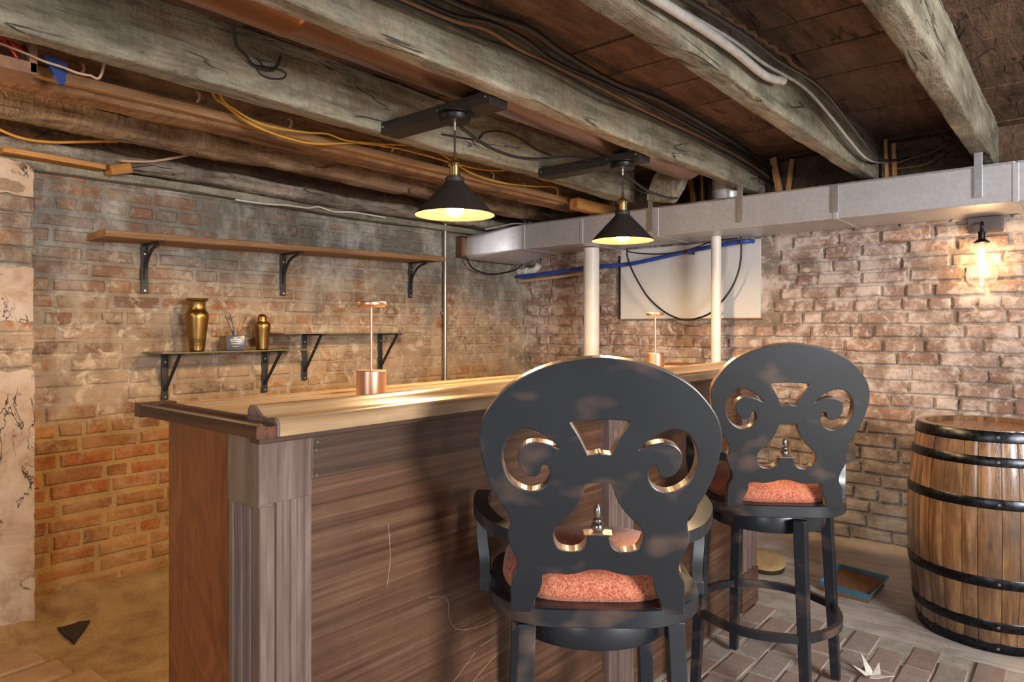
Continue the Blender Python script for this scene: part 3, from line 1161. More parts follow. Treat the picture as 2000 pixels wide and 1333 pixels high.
DX0, DX1, DZ0, DZ1 = 3.63, 4.035, 1.806, 1.975
secs = [-0.8, 0.245, 0.97, 1.96, 2.50, 2.985]
for a, b in zip(secs[:-1], secs[1:]):
    d = B().box(DX0, DX1, a + 0.002, b - 0.002, DZ0, DZ1, 0.004)
    dpart(d.obj('duct_section', 'galvanized_steel'))
    bt = B().box(DX0 - 0.004, DX1, b - 0.012, b + 0.012, DZ0 - 0.004, DZ1 + 0.003, 0.002)
    dpart(bt.obj('slip_joint', 'galvanized_steel'))
    bt = B().box(DX0 - 0.008, DX0 - 0.001, a + 0.004, b - 0.004, DZ1 - 0.006, DZ1 + 0.004, 0.0015)
    dpart(bt.obj('top_flange', 'duct_seam_steel'))
# flared end turning into the left wall
vs, fs = [], []
R0 = [(3.63, 1.806), (3.63, 1.975), (4.035, 1.975), (4.035, 1.806)]
R1 = [(3.375, 1.735), (3.375, 1.905), (3.95, 1.905), (3.95, 1.735)]
nst = 12
for i in range(nst + 1):
    t = i / nst
    y = 2.985 + (3.285 - 2.985) * t
    s = t * t * (3 - 2 * t)
    c = [(a[0] + (b[0] - a[0]) * s, a[1] + (b[1] - a[1]) * s) for a, b in zip(R0, R1)]
    r = 0.004 + 0.035 * s
    ring = []
    for q in range(4):
        p, pr, nx_ = Vector(c[q]), Vector(c[q - 1]), Vector(c[(q + 1) % 4])
        u, w = (pr - p).normalized(), (nx_ - p).normalized()
        for e in range(5):
            ang = PI / 2 * e / 4
            ring.append(p + u * r + w * r - u * r * math.sin(ang) - w * r * math.cos(ang) if False else p + (u * r) * (1 - math.sin(ang)) + (w * r) * (1 - math.cos(ang)))
    for g in ring:
        vs.append((g.x, y, g.y))
m_ = 20
for i in range(nst):
    for s in range(m_):
        q = (s + 1) % m_
        fs.append((i * m_ + s, i * m_ + q, (i + 1) * m_ + q, (i + 1) * m_ + s))
fs.append(tuple(nst * m_ + s for s in range(m_)))
dpart(smooth_angle(mesh('flared_end', vs, fs, 'galvanized_steel'), 40))
dpart(B().box(3.335, 3.90, 3.283, YW + 0.005, 1.745, 1.895, 0.012).obj('wall_collar', 'brown_duct_metal'))
for y, z1, dx in ((1.997, 2.03, 0), (1.452, 2.04, 0), (0.969, 1.976, 0), (0.378, 2.04, 0)):
    s = B().box(DX0 - 0.012, DX0 - 0.007, y - 0.016, y + 0.016, DZ0 + 0.03, z1, 0.001)
    dpart(s.obj('hanger_strap', 'duct_seam_steel'))
c = B().lathe([(0.082, 0), (0.082, 0.06), (0.085, 0.064), (0.085, 0.072), (0.080, 0.076), (0.080, 0.2)], 3.76, 1.585, 1.972, 36)
dpart(c.obj('round_collar', 'galvanized_steel', None, 40))
tag(duct, 'long galvanized sheet-metal air duct running under the joists along the brick wall', 'duct')

o = B().lathe([(0.127, -0.9), (0.127, 1.0), (0.129, 1.003), (0.129, 1.02), (0.127, 1.023), (0.127, 3.4)], 0, 0, 0, 40)
bd = o.obj('round_duct', 'brown_duct_metal', None, 40)
bd.rotation_euler = (0, PI / 2, 0)
bd.location = (0, 1.655, 2.184)
tag(bd, 'brown metal round duct tucked between joists above the pendant boards', 'duct')

cd = B().tube([(3.203, 3.318, 1.99), (3.203, 3.318, 0.02)], 0.0125, 14).obj('steel_conduit', 'steel_conduit', None, 60)
tag(cd, 'thin vertical steel conduit on the brick wall at the shelf end', 'pipe')
B().box(3.185, 3.221, 3.328, 3.352, 1.35, 1.37, 0.002).obj('pipe_clip', 'steel_conduit', cd)
wp = B().tube([(3.85, 2.571, 1.80), (3.85, 2.571, 0.02)], 0.053, 28).obj('white_pipe', 'white_pipe_paint', None, 60)
tag(wp, 'thick white vertical pipe below the duct near the wall corner', 'pipe')
wp2 = B().tube([(3.85, 1.689, 1.804), (3.85, 1.689, 0.02)], 0.029, 22).obj('white_pipe', 'white_pipe_paint', None, 60)
tag(wp2, 'thin white vertical pipe in front of the boarded window', 'pipe')
bp = cable('blue_water_pipe', [(3.97, 3.33, 1.65), (3.97, 2.986, 1.663), (3.97, 2.716, 1.681), (3.97, 2.526, 1.685), (3.97, 2.345, 1.688), (3.97, 2.192, 1.705), (3.97, 1.974, 1.736), (3.97, 1.77, 1.759), (3.97, 1.578, 1.775), (4.02, 1.53, 1.778)], 0.0135, 'blue_pipe',
           'blue plastic water pipe sloping across the wall in front of the boarded window', 'pipe', None, 6, 12)
B().box(3.95, 4.075, 1.925, 1.945, 1.728, 1.752, 0.003).obj('pipe_clip', 'black_paint', bp)
cable('tan_water_pipe', [(3.99, 3.33, 1.615), (3.99, 2.986, 1.630), (3.99, 2.69, 1.652), (3.99, 2.55, 1.66)], 0.012, 'tan_pipe', 'tan pipe just beneath the blue water pipe near the corner', 'pipe', None, 6, 12)
pv = B().tube(catmull([(4.012, 3.345, 1.693), (4.012, 3.24, 1.692), (4.012, 3.19, 1.698), (4.012, 3.165, 1.715), (4.01, 3.15, 1.733)], 6), 0.024, 16).obj('drain_elbow', 'white_plastic', None, 60)
tag(pv, 'white plastic pipe elbow under the duct at the wall corner', 'pipe')
B().tube([(4.012, 3.285, 1.693), (4.012, 3.255, 1.692)], 0.029, 16).obj('coupling', 'white_plastic', pv, 50)

# ------------------------------------------------------------------ cables
bund = [(1.0, 1.36, 2.175), (1.334, 1.36, 2.176), (1.504, 1.36, 2.196), (1.673, 1.36, 2.203), (1.866, 1.36, 2.194), (2.191, 1.36, 2.190), (2.55, 1.36, 2.195), (3.108, 1.36, 2.198), (3.633, 1.37, 2.19), (4.05, 1.38, 2.15)]
for k, (dy, dz, r, m, lab) in enumerate([
    (0.0, 0.0, 0.011, 'black_cable', 'thick black cable sagging along the splintered joist, uppermost of its bundle'),
    (0.020, -0.022, 0.008, 'black_cable', 'black cable in the bundle along the splintered joist, second from the top'),
    (0.030, -0.042, 0.0065, 'brown_cable', 'brownish cable in the bundle along the splintered joist, second from the bottom'),
    (0.036, -0.058, 0.006, 'black_cable', 'thin black cable along the splintered joist, lowest of its bundle')]):
    cable('ceiling_cable', [(p[0], p[1] + dy + 0.008 * math.sin(i * 1.7 + k), p[2] + dz + 0.006 * math.sin(i * 2.3 + k * 2)) for i, p in enumerate(bund)], r, m, lab, 'cable', 'black cables by the splintered joist')
cable('ceiling_conduit', [(0.9, 0.815, 2.03), (1.354, 0.812, 2.058), (1.609, 0.812, 2.075), (1.794, 0.812, 2.085), (2.013, 0.812, 2.09), (2.227, 0.81, 2.085), (2.372, 0.80, 2.105)], 0.0135, 'grey_cable', 'pale grey conduit clipped to the joist near the top right', 'conduit', None, 6, 12)
cable('twisted_cable', [(p[0], p[1] - 0.012 + 0.006 * math.sin(i * 2.0), p[2] + 0.03) for i, p in enumerate(catmull([(1.2, 0.8, 2.09), (1.609, 0.8, 2.10), (1.794, 0.8, 2.102), (1.974, 0.8, 2.124), (2.137, 0.8, 2.136), (2.322, 0.8, 2.15), (2.65, 0.8, 2.153)], 6))], 0.008, 'brown_cable', 'brown twisted cable above the pale conduit on the joist', 'cable', None, 2)
for k, (dy, dz, m, lab) in enumerate([(0, 0, 'grey_cable', 'grey wire running down the conduit-carrying joist to the duct'), (-0.045, 0.0, 'black_cable', 'black wire beside the grey wire on the conduit-carrying joist')]):
    cable('joist_wire', [(p[0], p[1] + dy, p[2] + dz) for p in [(1.2, 0.82, 2.05), (1.9, 0.815, 2.115), (2.227, 0.81, 2.122), (2.59, 0.8, 2.143), (2.911, 0.8, 2.117), (3.216, 0.8, 2.078), (3.482, 0.8, 2.055), (3.733, 0.79, 2.078), (3.95, 0.75, 2.13)]], 0.006, m, lab)
for k, (pts, lab) in enumerate([
    ([(3.9, 0.78, 2.09), (3.9, 0.70, 2.11), (3.9, 0.60, 2.125), (3.9, 0.53, 2.16)], 'thin brown wire curling above the duct, upper of two by the lath pair'),
    ([(3.9, 0.78, 2.075), (3.9, 0.70, 2.068), (3.9, 0.62, 2.075), (3.9, 0.55, 2.11)], 'thin brown wire curling above the duct, lower of two by the lath pair')]):
    cable('curled_wire', pts, 0.004, 'brown_cable', lab)
cable('pendant_cable', [(1.79, 1.77, 2.004), (1.812, 1.78, 2.002), (1.896, 1.78, 1.976), (1.969, 1.78, 1.961), (2.06, 1.78, 1.955), (2.157, 1.78, 1.959), (2.294, 1.78, 1.981), (2.442, 1.78, 2.018), (2.58, 1.78, 2.04), (2.652, 1.78, 2.04)], 0.0065, 'black_cable', 'black cable drooping between the two pendant boards')
cable('pendant_wire', [(2.0, 2.09, 2.08), (2.2, 2.085, 2.10), (2.251, 2.08, 2.139), (2.331, 2.07, 2.162), (2.458, 2.07, 2.168), (2.614, 2.07, 2.139), (2.739, 2.07, 2.131)], 0.004, 'black_cable', 'thin black wire curled against the wide grey joist behind the nearer pendant')
cable('offcut_cable', [(2.80, 1.70, 2.03), (2.902, 1.72, 1.999), (3.073, 1.72, 1.962), (3.197, 1.72, 1.955), (3.327, 1.72, 1.958), (3.42, 1.725, 1.97)], 0.0065, 'black_cable', 'black cable dropping from the farther pendant board to the slanted offcut')
cable('offcut_wire', [(2.80, 1.76, 2.03), (3.004, 1.78, 2.001), (3.116, 1.78, 1.97), (3.3, 1.80, 1.985)], 0.004, 'black_cable', 'thin black wire beside the cable below the farther pendant board')
cable('yellow_cable', [(1.06, 2.19, 2.17), (1.162, 2.40, 2.107), (1.209, 2.4, 2.073), (1.288, 2.4, 2.035), (1.371, 2.4, 2.014), (1.48, 2.4, 2.005), (1.597, 2.4, 2.011), (1.8, 2.4, 2.056), (1.969, 2.4, 2.074), (2.121, 2.4, 2.079), (2.354, 2.4, 2.074), (2.537, 2.4, 2.045), (2.736, 2.4, 2.038), (2.999, 2.4, 2.061), (3.241, 2.42, 2.095), (3.33, 2.47, 2.06)], 0.0048, 'yellow_cable', 'yellow cable with the lower sag below the orange-brown joist')
cable('yellow_cable', [(1.08, 2.19, 2.16), (1.175, 2.37, 2.095), (1.233, 2.37, 2.054), (1.312, 2.37, 2.03), (1.396, 2.37, 2.025), (1.53, 2.37, 2.037), (1.625, 2.37, 2.052), (1.726, 2.37, 2.045), (1.944, 2.37, 2.075), (2.157, 2.37, 2.112), (2.256, 2.37, 2.096), (2.395, 2.37, 2.067), (2.621, 2.37, 2.079), (2.785, 2.37, 2.122), (2.9, 2.33, 2.236)], 0.0042, 'yellow_cable', 'yellow cable with the shallower sag above the other yellow cable')
lc = cable('loop_cable', [(3.94, 1.574, 1.80), (3.94, 1.574, 1.689), (3.94, 1.589, 1.598), (3.94, 1.63, 1.502), (3.94, 1.694, 1.418), (3.94, 1.765, 1.351), (3.94, 1.849, 1.32), (3.94, 1.934, 1.311), (3.94, 2.022, 1.335), (3.94, 2.112, 1.389), (3.94, 2.194, 1.464), (3.94, 2.262, 1.56), (3.94, 2.316, 1.655), (3.94, 2.347, 1.742), (3.94, 2.343, 1.79)], 0.0062, 'black_cable', 'black cable hanging in a big loop before the boarded window')
cable('sagging_cable', [(3.93, 2.345, 1.79), (3.93, 2.325, 1.765), (3.93, 2.207, 1.743), (3.93, 2.06, 1.733), (3.93, 1.903, 1.747), (3.93, 1.736, 1.787), (3.93, 1.593, 1.79)], 0.0045, 'black_cable', 'thin black cable sagging right under the duct above the loop')
cable('duct_cable', [(3.364, 3.27, 1.735), (3.415, 3.27, 1.679), (3.509, 3.27, 1.653), (3.627, 3.27, 1.646), (3.756, 3.27, 1.665), (3.872, 3.27, 1.691), (3.962, 3.25, 1.75)], 0.006, 'black_cable', 'black cable drooping beneath the flared duct end at the corner')
cable('wall_top_wire', [(1.7, 3.27, 1.905), (1.816, 3.27, 1.905), (1.903, 3.27, 1.909), (1.992, 3.27, 1.916), (2.117, 3.27, 1.919), (2.182, 3.27, 1.934), (2.283, 3.27, 1.921), (2.424, 3.27, 1.934), (2.651, 3.27, 1.932)], 0.0055, 'white_cable', 'off-white wire wandering along the top of the shelf wall')
cable('corner_cable', [(3.42, 3.15, 1.935), (3.54, 3.13, 1.965), (3.695, 3.125, 2.003), (3.84, 3.125, 2.02), (3.91, 3.125, 2.06), (3.92, 3.125, 2.10), (3.87, 3.14, 2.15), (3.70, 3.16, 2.22)], 0.006, 'grey_cable', 'dull grey cable curling over the flared duct end at the corner')
cable('joist_loop', [(1.043, 2.02, 2.20), (1.065, 2.04, 2.146), (1.099, 2.05, 2.13), (1.134, 2.07, 2.116), (1.178, 2.07, 2.112), (1.215, 2.07, 2.125), (1.23, 2.06, 2.17)], 0.005, 'black_cable', 'small black wire loop against the wide grey joist near the top left')
cable('joist_ring', [(1.15, 2.085, 2.124), (1.168, 2.085, 2.099), (1.204, 2.085, 2.093), (1.251, 2.085, 2.106), (1.261, 2.085, 2.126), (1.223, 2.085, 2.132), (1.159, 2.085, 2.122)], 0.003, 'black_cable', 'thin black wire ring just below the small wire loop')
cable('tan_wire', [(0.50, 2.32, 2.06), (0.587, 2.32, 2.045), (0.624, 2.32, 2.037), (0.669, 2.31, 2.03), (0.702, 2.3, 2.021), (0.736, 2.3, 2.023), (0.769, 2.3, 2.035), (0.79, 2.28, 2.2)], 0.004, 'tan_cable', 'pale tan wire dangling beside the blue cloth at top left')
cable('orange_cable', [(0.70, 3.2, 2.03), (0.766, 3.2, 2.010), (0.83, 3.2, 2.006), (0.90, 3.2, 2.014), (0.96, 3.2, 2.027), (1.034, 3.2, 2.045), (1.133, 3.2, 2.066)], 0.006, 'orange_cable', 'orange cable above the sill beam at the far left')
cable('tan_cable', [(1.143, 3.2, 1.985), (1.259, 3.2, 2.003), (1.359, 3.2, 2.036), (1.44, 3.2, 2.069)], 0.006, 'tan_cable', 'tan cable rising from the wedge to the log joist')

# open box with red wires between the joists, blue cloth beside it
jb = B()
jb.box(0.30, 0.612, 2.33, 2.345, 1.998, 2.030, 0.003)
jb.box(0.592, 0.612, 2.33, 2.46, 1.998, 2.10, 0.003)
jb.box(0.30, 0.612, 2.33, 2.46, 1.995, 2.003, 0.002)
jb.box(0.30, 0.612, 2.448, 2.46, 1.998, 2.10, 0.002)
jb = jb.obj('junction_box', 'cardboard_brown')
tag(jb, 'open brown box with red wires inside, between joists at top left', 'box')
B().tube(catmull([(0.45, 2.38, 2.05), (0.52, 2.355, 2.085), (0.548, 2.345, 2.06), (0.565, 2.345, 2.035)], 5), 0.004, 8).obj('red_wire', 'red_wire', jb, 60)
B().tube(catmull([(0.545, 2.36, 2.078), (0.565, 2.35, 2.068), (0.582, 2.35, 2.055)], 5), 0.008, 8).obj('red_wire', 'red_wire', jb, 60)
B().tube(catmull([(0.47, 2.36, 2.078), (0.50, 2.35, 2.072), (0.532, 2.35, 2.065)], 5), 0.008, 8).obj('red_wire', 'red_wire', jb, 60)
vs = []
RG = [(0.625, 2.062), (0.662, 2.062), (0.69, 2.05), (0.683, 1.99), (0.668, 1.985), (0.655, 2.01)]
o = B().prism([(x, z) for x, z in RG], 2.335, 2.349, 'Y').obj('blue_cloth', 'blue_cloth')
tag(o, 'dark blue cloth scrap hanging between joists at top left', 'cloth')

# ------------------------------------------------------------------ shelves
def bracket(root, x, zt, drop, reach, curved, name='bracket'):
    b = B()
    y = YW - 0.006
    b.box(x - 0.016, x + 0.016, y - 0.006, y, zt - drop, zt, 0.002)
    b.box(x - 0.013, x + 0.013, y - reach, y, zt - 0.007, zt - 0.001, 0.001)
    br = b.obj(name, 'black_bracket', root)
    if curved:
        path = [(x, y - 0.008, zt - drop * 0.72), (x, y - reach * 0.12, zt - drop * 0.42), (x, y - reach * 0.38, zt - drop * 0.16), (x, y - reach * 0.78, zt - 0.012)]
        B().strip(catmull(path, 6), 0.011, 0.011, (1, 0, 0)).obj('brace', 'black_bracket', br)
    else:
        B().bar((x, y - 0.006, zt - drop * 0.80), (x, y - reach * 0.86, zt - 0.006), 0.011, 0.011, (1, 0, 0)).obj('brace', 'black_bracket', br)
    for z in (zt - 0.045, zt - drop + 0.014):
        B().tube([(x, y - 0.0065, z), (x, y - 0.010, z)], 0.0045, 8).obj('screw', 'screw_steel', br)
    return br


ts = empty('wood_shelf', (1.9, YW, 1.66))


def child(o, root):
    o.parent = root
    o.matrix_parent_inverse = Matrix.Translation(root.location).inverted()
    return o


# plank tips up to the right by about 4 cm
vs = []
N_ = 40
prof = [(-0.005, -0.014), (-0.22, -0.014), (-0.224, -0.010), (-0.224, 0.012), (-0.22, 0.016), (-0.005, 0.016)]
fs = []
for i in range(N_ + 1):
    t = i / N_
    X = 1.06 + (3.02 - 1.06) * t
    Z = 1.656 + 0.041 * t
    for (a, b) in prof:
        vs.append((X + (0.0 if i else 0.0), YW - 0.002 + a + 0.004 * pnoise((X * 3, b * 50, 1)), Z + b + 0.003 * pnoise((X * 5, a * 9, 4))))
for i in range(N_):
    for s in range(6):
        q = (s + 1) % 6
        fs.append((i * 6 + s, i * 6 + q, (i + 1) * 6 + q, (i + 1) * 6 + s))
fs += [tuple(range(6)), tuple(N_ * 6 + s for s in range(6))]
child(mesh('plank', vs, fs, 'shelf_plank'), ts)
for x in (1.297, 2.007, 2.916):
    zt = 1.642 + 0.041 * (x - 1.06) / 1.96
    child(bracket(None, x, zt, 0.228, 0.19, True), ts)
tag(ts, 'long rough wooden shelf on three curved black brackets, high on the wall', 'shelf')

for (x0, x1, z, xs, lab) in ((1.292, 2.065, 1.150, (1.388, 1.899), 'glass shelf on black brackets holding the brass vase and shaker'),
                             (1.885, 2.822, 1.234, (2.14, 2.671), 'empty glass shelf on black brackets behind the copper table lamp')):
    gs = empty('glass_shelf', ((x0 + x1) / 2, YW, z))
    child(B().box(x0, x1, YW - 0.215, YW - 0.004, z - 0.006, z, 0.0008).obj('glass_pane', 'shelf_glass'), gs)
    child(B().box(x0, x1, YW - 0.2165, YW - 0.2145, z - 0.0062, z + 0.0002).obj('front_edge', 'shelf_glass_edge'), gs)
    child(B().box(x0 - 0.001, x0 + 0.001, YW - 0.2165, YW - 0.004, z - 0.0062, z + 0.0002).obj('side_edge', 'shelf_glass_edge'), gs)
    for x in xs:
        child(bracket(None, x, z - 0.007, 0.225 if z < 1.2 else 0.26, 0.19, False), gs)
    tag(gs, lab, 'shelf')

# brass vase, reed diffuser, shaker
ZS = 1.1505
v = B().lathe([(0.030, 0), (0.0335, 0.004), (0.0345, 0.018), (0.0360, 0.019), (0.0362, 0.023), (0.0355, 0.024), (0.0372, 0.036), (0.0378, 0.041), (0.0370, 0.042), (0.0395, 0.055), (0.0402, 0.059), (0.0395, 0.060), (0.0455, 0.110), (0.0515, 0.155), (0.0525, 0.166), (0.051, 0.176),
               (0.0445, 0.188), (0.0385, 0.196), (0.0372, 0.206), (0.0378, 0.230), (0.0410, 0.236), (0.0490, 0.240), (0.0505, 0.245), (0.0490, 0.2495), (0.044, 0.250), (0.036, 0.240), (0.034, 0.20), (0.001, 0.19)], 1.490, 3.232, ZS, 44)
tag(v.obj('brass_vase', 'antique_brass', None, 30), 'tall ribbed brass vase with flared rim at the left of the glass shelf', 'vase')
sk = empty('cocktail_shaker', (1.823, 3.232, ZS))
child(B().lathe([(0.026, 0), (0.0285, 0.003), (0.0325, 0.05), (0.040, 0.105), (0.0425, 0.118), (0.0415, 0.128), (0.034, 0.140), (0.024, 0.1425), (0.001, 0.143)], 1.823, 3.232, ZS, 36).obj('body', 'antique_brass', None, 30), sk)
child(B().lathe([(0.0235, 0.1428), (0.0225, 0.150), (0.0215, 0.165), (0.017, 0.176), (0.008, 0.181), (0.0005, 0.1815)], 1.823, 3.232, ZS, 30).obj('cap', 'antique_brass', None, 40), sk)
tag(sk, 'domed brass cocktail shaker at the right of the glass shelf', 'shaker')
df = empty('reed_diffuser', (1.676, 3.225, ZS))
df.rotation_euler = (0, 0, -0.42)


def loc_child(o, root):
    o.parent = root
    return o


loc_child(B().box(-0.044, 0.044, -0.03, 0.03, 0, 0.0735, 0.004).obj('bottle', 'charcoal_glass', None, 30), df)
loc_child(B().lathe([(0.0145, 0.073), (0.0145, 0.090), (0.0155, 0.091), (0.0155, 0.096), (0.010, 0.0965)], 0, 0, 0, 20).obj('neck', 'charcoal_glass', None, 40), df)
lb = B()
rr = random.Random(3)
for r_, (z, w, hgt) in enumerate([(0.058, 0.018, 0.006), (0.050, 0.046, 0.0065), (0.0415, 0.046, 0.005), (0.0305, 0.038, 0.003), (0.0175, 0.030, 0.0022)]):
    xx = -w / 2
    while xx < w / 2:
        l = rr.uniform(0.003, 0.006)
        lb.box(xx, min(xx + l, w / 2), -0.0306, -0.0301, z, z + hgt)
        xx += l + 0.0012
loc_child(lb.obj('printed_label', 'label_ink'), df)
for (a, b, m) in (((-0.004, 0, 0.06), (-0.046, 0.010, 0.172), 'reed_dark'), ((0.003, -0.004, 0.06), (0.042, -0.010, 0.175), 'reed_tan'), ((0.0, 0.004, 0.06), (0.012, 0.02, 0.180), 'reed_tan'),
                  ((0.002, 0, 0.06), (-0.024, -0.014, 0.178), 'reed_dark'), ((0.004, 0.002, 0.06), (0.030, 0.016, 0.172), 'reed_tan')):
    loc_child(B().tube([a, b], 0.0019, 6).obj('reed', m), df)
tag(df, 'square charcoal reed diffuser bottle with printed label between vase and shaker', 'diffuser')

# ------------------------------------------------------------------ bar
YB, XE, XF, ZT = 1.185, 0.664, 3.12, 1.075
bar = empty('bar_counter', (1.9, 1.42, 0))


def bpart(o):
    return child(o, bar)


body = B()
body.box(XE + 0.012, XF - 0.01, YB + 0.02, 1.60, 0.0, 1.05)
bpart(body.obj('carcass', 'walnut_dark'))
bpart(B().box(XE + 0.004, XE + 0.02, 1.303, 1.588, 0.0, 1.053, 0.001).obj('end_panel', 'rotary_plywood'))
for (a, b) in ((0.776, 1.855), (2.015, 2.935)):
    bpart(B().box(a, b, YB + 0.012, YB + 0.026, 0.16, 0.957, 0.001).obj('front_panel', 'walnut_panel'))
SCR = [[(1.10, 0.62), (1.16, 0.60), (1.17, 0.55), (1.20, 0.51), (1.30, 0.49), (1.42, 0.50)], [(1.20, 0.33), (1.30, 0.38), (1.42, 0.41), (1.52, 0.40)], [(1.05, 0.30), (1.14, 0.36), (1.26, 0.43)], [(0.98, 0.82), (0.985, 0.74), (0.975, 0.68)], [(0.99, 0.45), (1.0, 0.36)], [(1.28, 0.44), (1.40, 0.455), (1.5, 0.50)]]
for k, pts in enumerate(SCR):
    bpart(B().tube(catmull([(x, YB + 0.0119, z) for x, z in pts], 6), 0.0005, 5).obj('scratch', 'tan_pipe'))
for (a, b) in ((0.777, 1.853), (2.017, 2.933)):
    hb = bpart(B().box(a, b, YB + 0.001, YB + 0.024, 0.956, 1.047, 0.002).obj('header_board', 'walnut_dark'))
    for (x, z) in ((a + 0.012, 1.03), (a + 0.009, 1.015), (a + 0.010, 0.963), (b - 0.01, 1.03), (b - 0.01, 0.965)):
        B().tube([(x, YB + 0.0012, z), (x, YB - 0.0006, z)], 0.0016, 6).obj('nail', 'screw_steel', hb)
for (a, b) in ((0.776, 1.855), (2.015, 2.935)):
    bpart(B().prism([(YB + 0.024, 0.0), (YB + 0.003, 0.0), (YB + 0.003, 0.148), (YB + 0.010, 0.160), (YB + 0.024, 0.160)], a, b, 'X').obj('plinth', 'walnut_panel'))


def fluted(name, a, b, fixed, axis, z0, z1, depth, fl=None):
    """board with rounded flutes; axis 'X' = face looks to -Y, axis 'Y' = face looks to -X"""
    w = b - a
    n = 120
    m = 0.008
    pts = []
    for i in range(n + 1):
        t = i / n
        s = a + w * t
        d = 0.0
        if m < s - a < w - m:
            q = ((s - a - m) / (w - 2 * m) * 3.0) % 1.0
            q = (q - 0.18) / 0.64
            d = 0.009 * math.sqrt(max(0.0, 1 - (2 * q - 1) ** 2))
        pts.append((s, fixed + d))
    pts += [(b, fixed + depth), (a, fixed + depth)]
    if axis == 'Y':
        pts = [(q, p) for p, q in pts]
    return bpart(smooth_angle(B().prism(pts, z0, z1, 'Z').obj(name, 'walnut_post'), 40))


# corner post, middle pilaster, far post
fluted('fluted_post', XE + 0.001, 0.774, YB, 'X', 0, 0.926, 0.03)
fluted('fluted_post', YB + 0.001, 1.302, XE, 'Y', 0, 0.920, 0.03)
bpart(B().box(XE - 0.002, 0.775, YB - 0.002, YB + 0.03, 0.926, 1.056, 0.002).obj('post_block', 'walnut_post'))
bpart(B().box(XE - 0.003, XE + 0.028, YB - 0.0005, 1.303, 0.920, 1.055, 0.002).obj('post_block', 'walnut_post'))
fluted('fluted_pilaster', 1.875, 2.012, YB - 0.012, 'X', 0, 0.926, 0.04)
bpart(B().box(1.856, 1.875, YB - 0.014, YB + 0.03, 0, 1.05, 0.002).obj('pilaster_edge', 'walnut_post'))
bpart(B().box(1.876, 2.014, YB - 0.014, YB + 0.03, 0.926, 1.05, 0.002).obj('post_block', 'walnut_post'))
fluted('fluted_pilaster', 2.955, XF, YB - 0.012, 'X', 0.165, 0.926, 0.04)
bpart(B().box(2.938, 2.955, YB - 0.014, YB + 0.03, 0.165, 1.05, 0.002).obj('pilaster_edge', 'walnut_panel'))
bpart(B().box(2.956, XF, YB - 0.014, YB + 0.03, 0.926, 1.05, 0.002).obj('post_block', 'walnut_panel'))
bpart(B().box(2.936, XF + 0.002, YB - 0.020, YB + 0.03, 0, 0.164, 0.003).obj('post_base', 'walnut_panel'))
bpart(B().box(XF - 0.02, XF, YB + 0.03, 1.60, 0, 1.05, 0.002).obj('end_panel', 'rotary_plywood'))
# top: planks, rails
for k, (a, b) in enumerate([(1.19, 1.305), (1.307, 1.462), (1.464, 1.618)]):
    bpart(B().box(XE + 0.02, XF + 0.02, a, b, 1.05, ZT, 0.0015).obj('counter_plank', 'counter_wood'))
bpart(B().box(XE + 0.05, XF + 0.04, 1.619, 1.675, 1.048, ZT + 0.006, 0.003).obj('back_edge', 'counter_wood'))
RP = [(0.0, 1.060), (0.0, 1.082), (0.004, 1.090), (0.012, 1.0945), (0.022, 1.094), (0.034, 1.0915), (0.048, 1.0915), (0.060, 1.095), (0.072, 1.1035), (0.082, 1.110), (0.092, 1.112), (0.101, 1.109), (0.106, 1.101), (0.106, 1.060)]
fr = bpart(smooth_angle(B().prism([(1.135 + p, z) for p, z in RP], XE + 0.012, XF + 0.04, 'X').obj('front_rail', 'walnut_rail_lit'), 40))
bpart(smooth_angle(B().prism([(1.135 + p, z) for p, z in RP], XE + 0.006, XE + 0.0115, 'X').obj('rail_end_grain', 'walnut_post'), 40))
bpart(B().box(XE - 0.02, XF + 0.03, 1.150, 1.19, 1.047, 1.061, 0.002).obj('rail_underboard', 'walnut_dark'))
RE = [(0.0, 1.060), (0.0, 1.084), (0.003, 1.0875), (0.010, 1.0875), (0.014, 1.0845), (0.018, 1.0815), (0.030, 1.0800), (0.042, 1.0805), (0.046, 1.0830), (0.058, 1.0845), (0.070, 1.0840), (0.078, 1.0815), (0.081, 1.076), (0.081, 1.056)]
bpart(smooth_angle(B().prism([(XE - 0.034 + p, z) for p, z in RE], 1.1365, 1.645, 'Y').obj('end_rail', 'walnut_rail_shaded'), 35))
bpart(smooth_angle(B().prism([(XF + 0.042 - p, z) for p, z in RE], 1.1365, 1.645, 'Y').obj('end_rail', 'walnut_rail_shaded'), 35))
bpart(B().box(XE - 0.034, XE + 0.047, 1.6455, 1.68, 1.056, 1.087, 0.001).obj('rail_cap', 'walnut_rail_shaded'))
tag(bar, 'long walnut bar with fluted corner post and moulded arm rail', 'bar')


# ------------------------------------------------------------------ table lamps
def table_lamp(x, y, label):
    r = empty('table_lamp', (x, y, ZT + 0.0005))
    loc_child(B().lathe([(0.0375, 0), (0.039, 0.0015), (0.039, 0.071), (0.0375, 0.0725), (0.006, 0.0725)], 0, 0, 0, 48).obj('base', 'copper_lamp', None, 40), r)
    loc_child(B().tube([(0, 0, 0.0725), (0, 0, 0.242)], 0.0038, 16).obj('stem', 'copper_lamp', None, 60), r)
    loc_child(B().lathe([(0.006, 0.239), (0.034, 0.239), (0.039, 0.243), (0.040, 0.247), (0.039, 0.252), (0.035, 0.2545), (0.001, 0.255)], 0, 0, 0, 44).obj('disc_head', 'copper_lamp', None, 40), r)
    tag(r, label, 'lamp', 'copper table lamps on the bar')


table_lamp(1.128, 1.448, 'nearer slim copper table lamp with disc head on the bar')
table_lamp(2.735, 1.485, 'farther slim copper table lamp on the bar, before the boarded window')


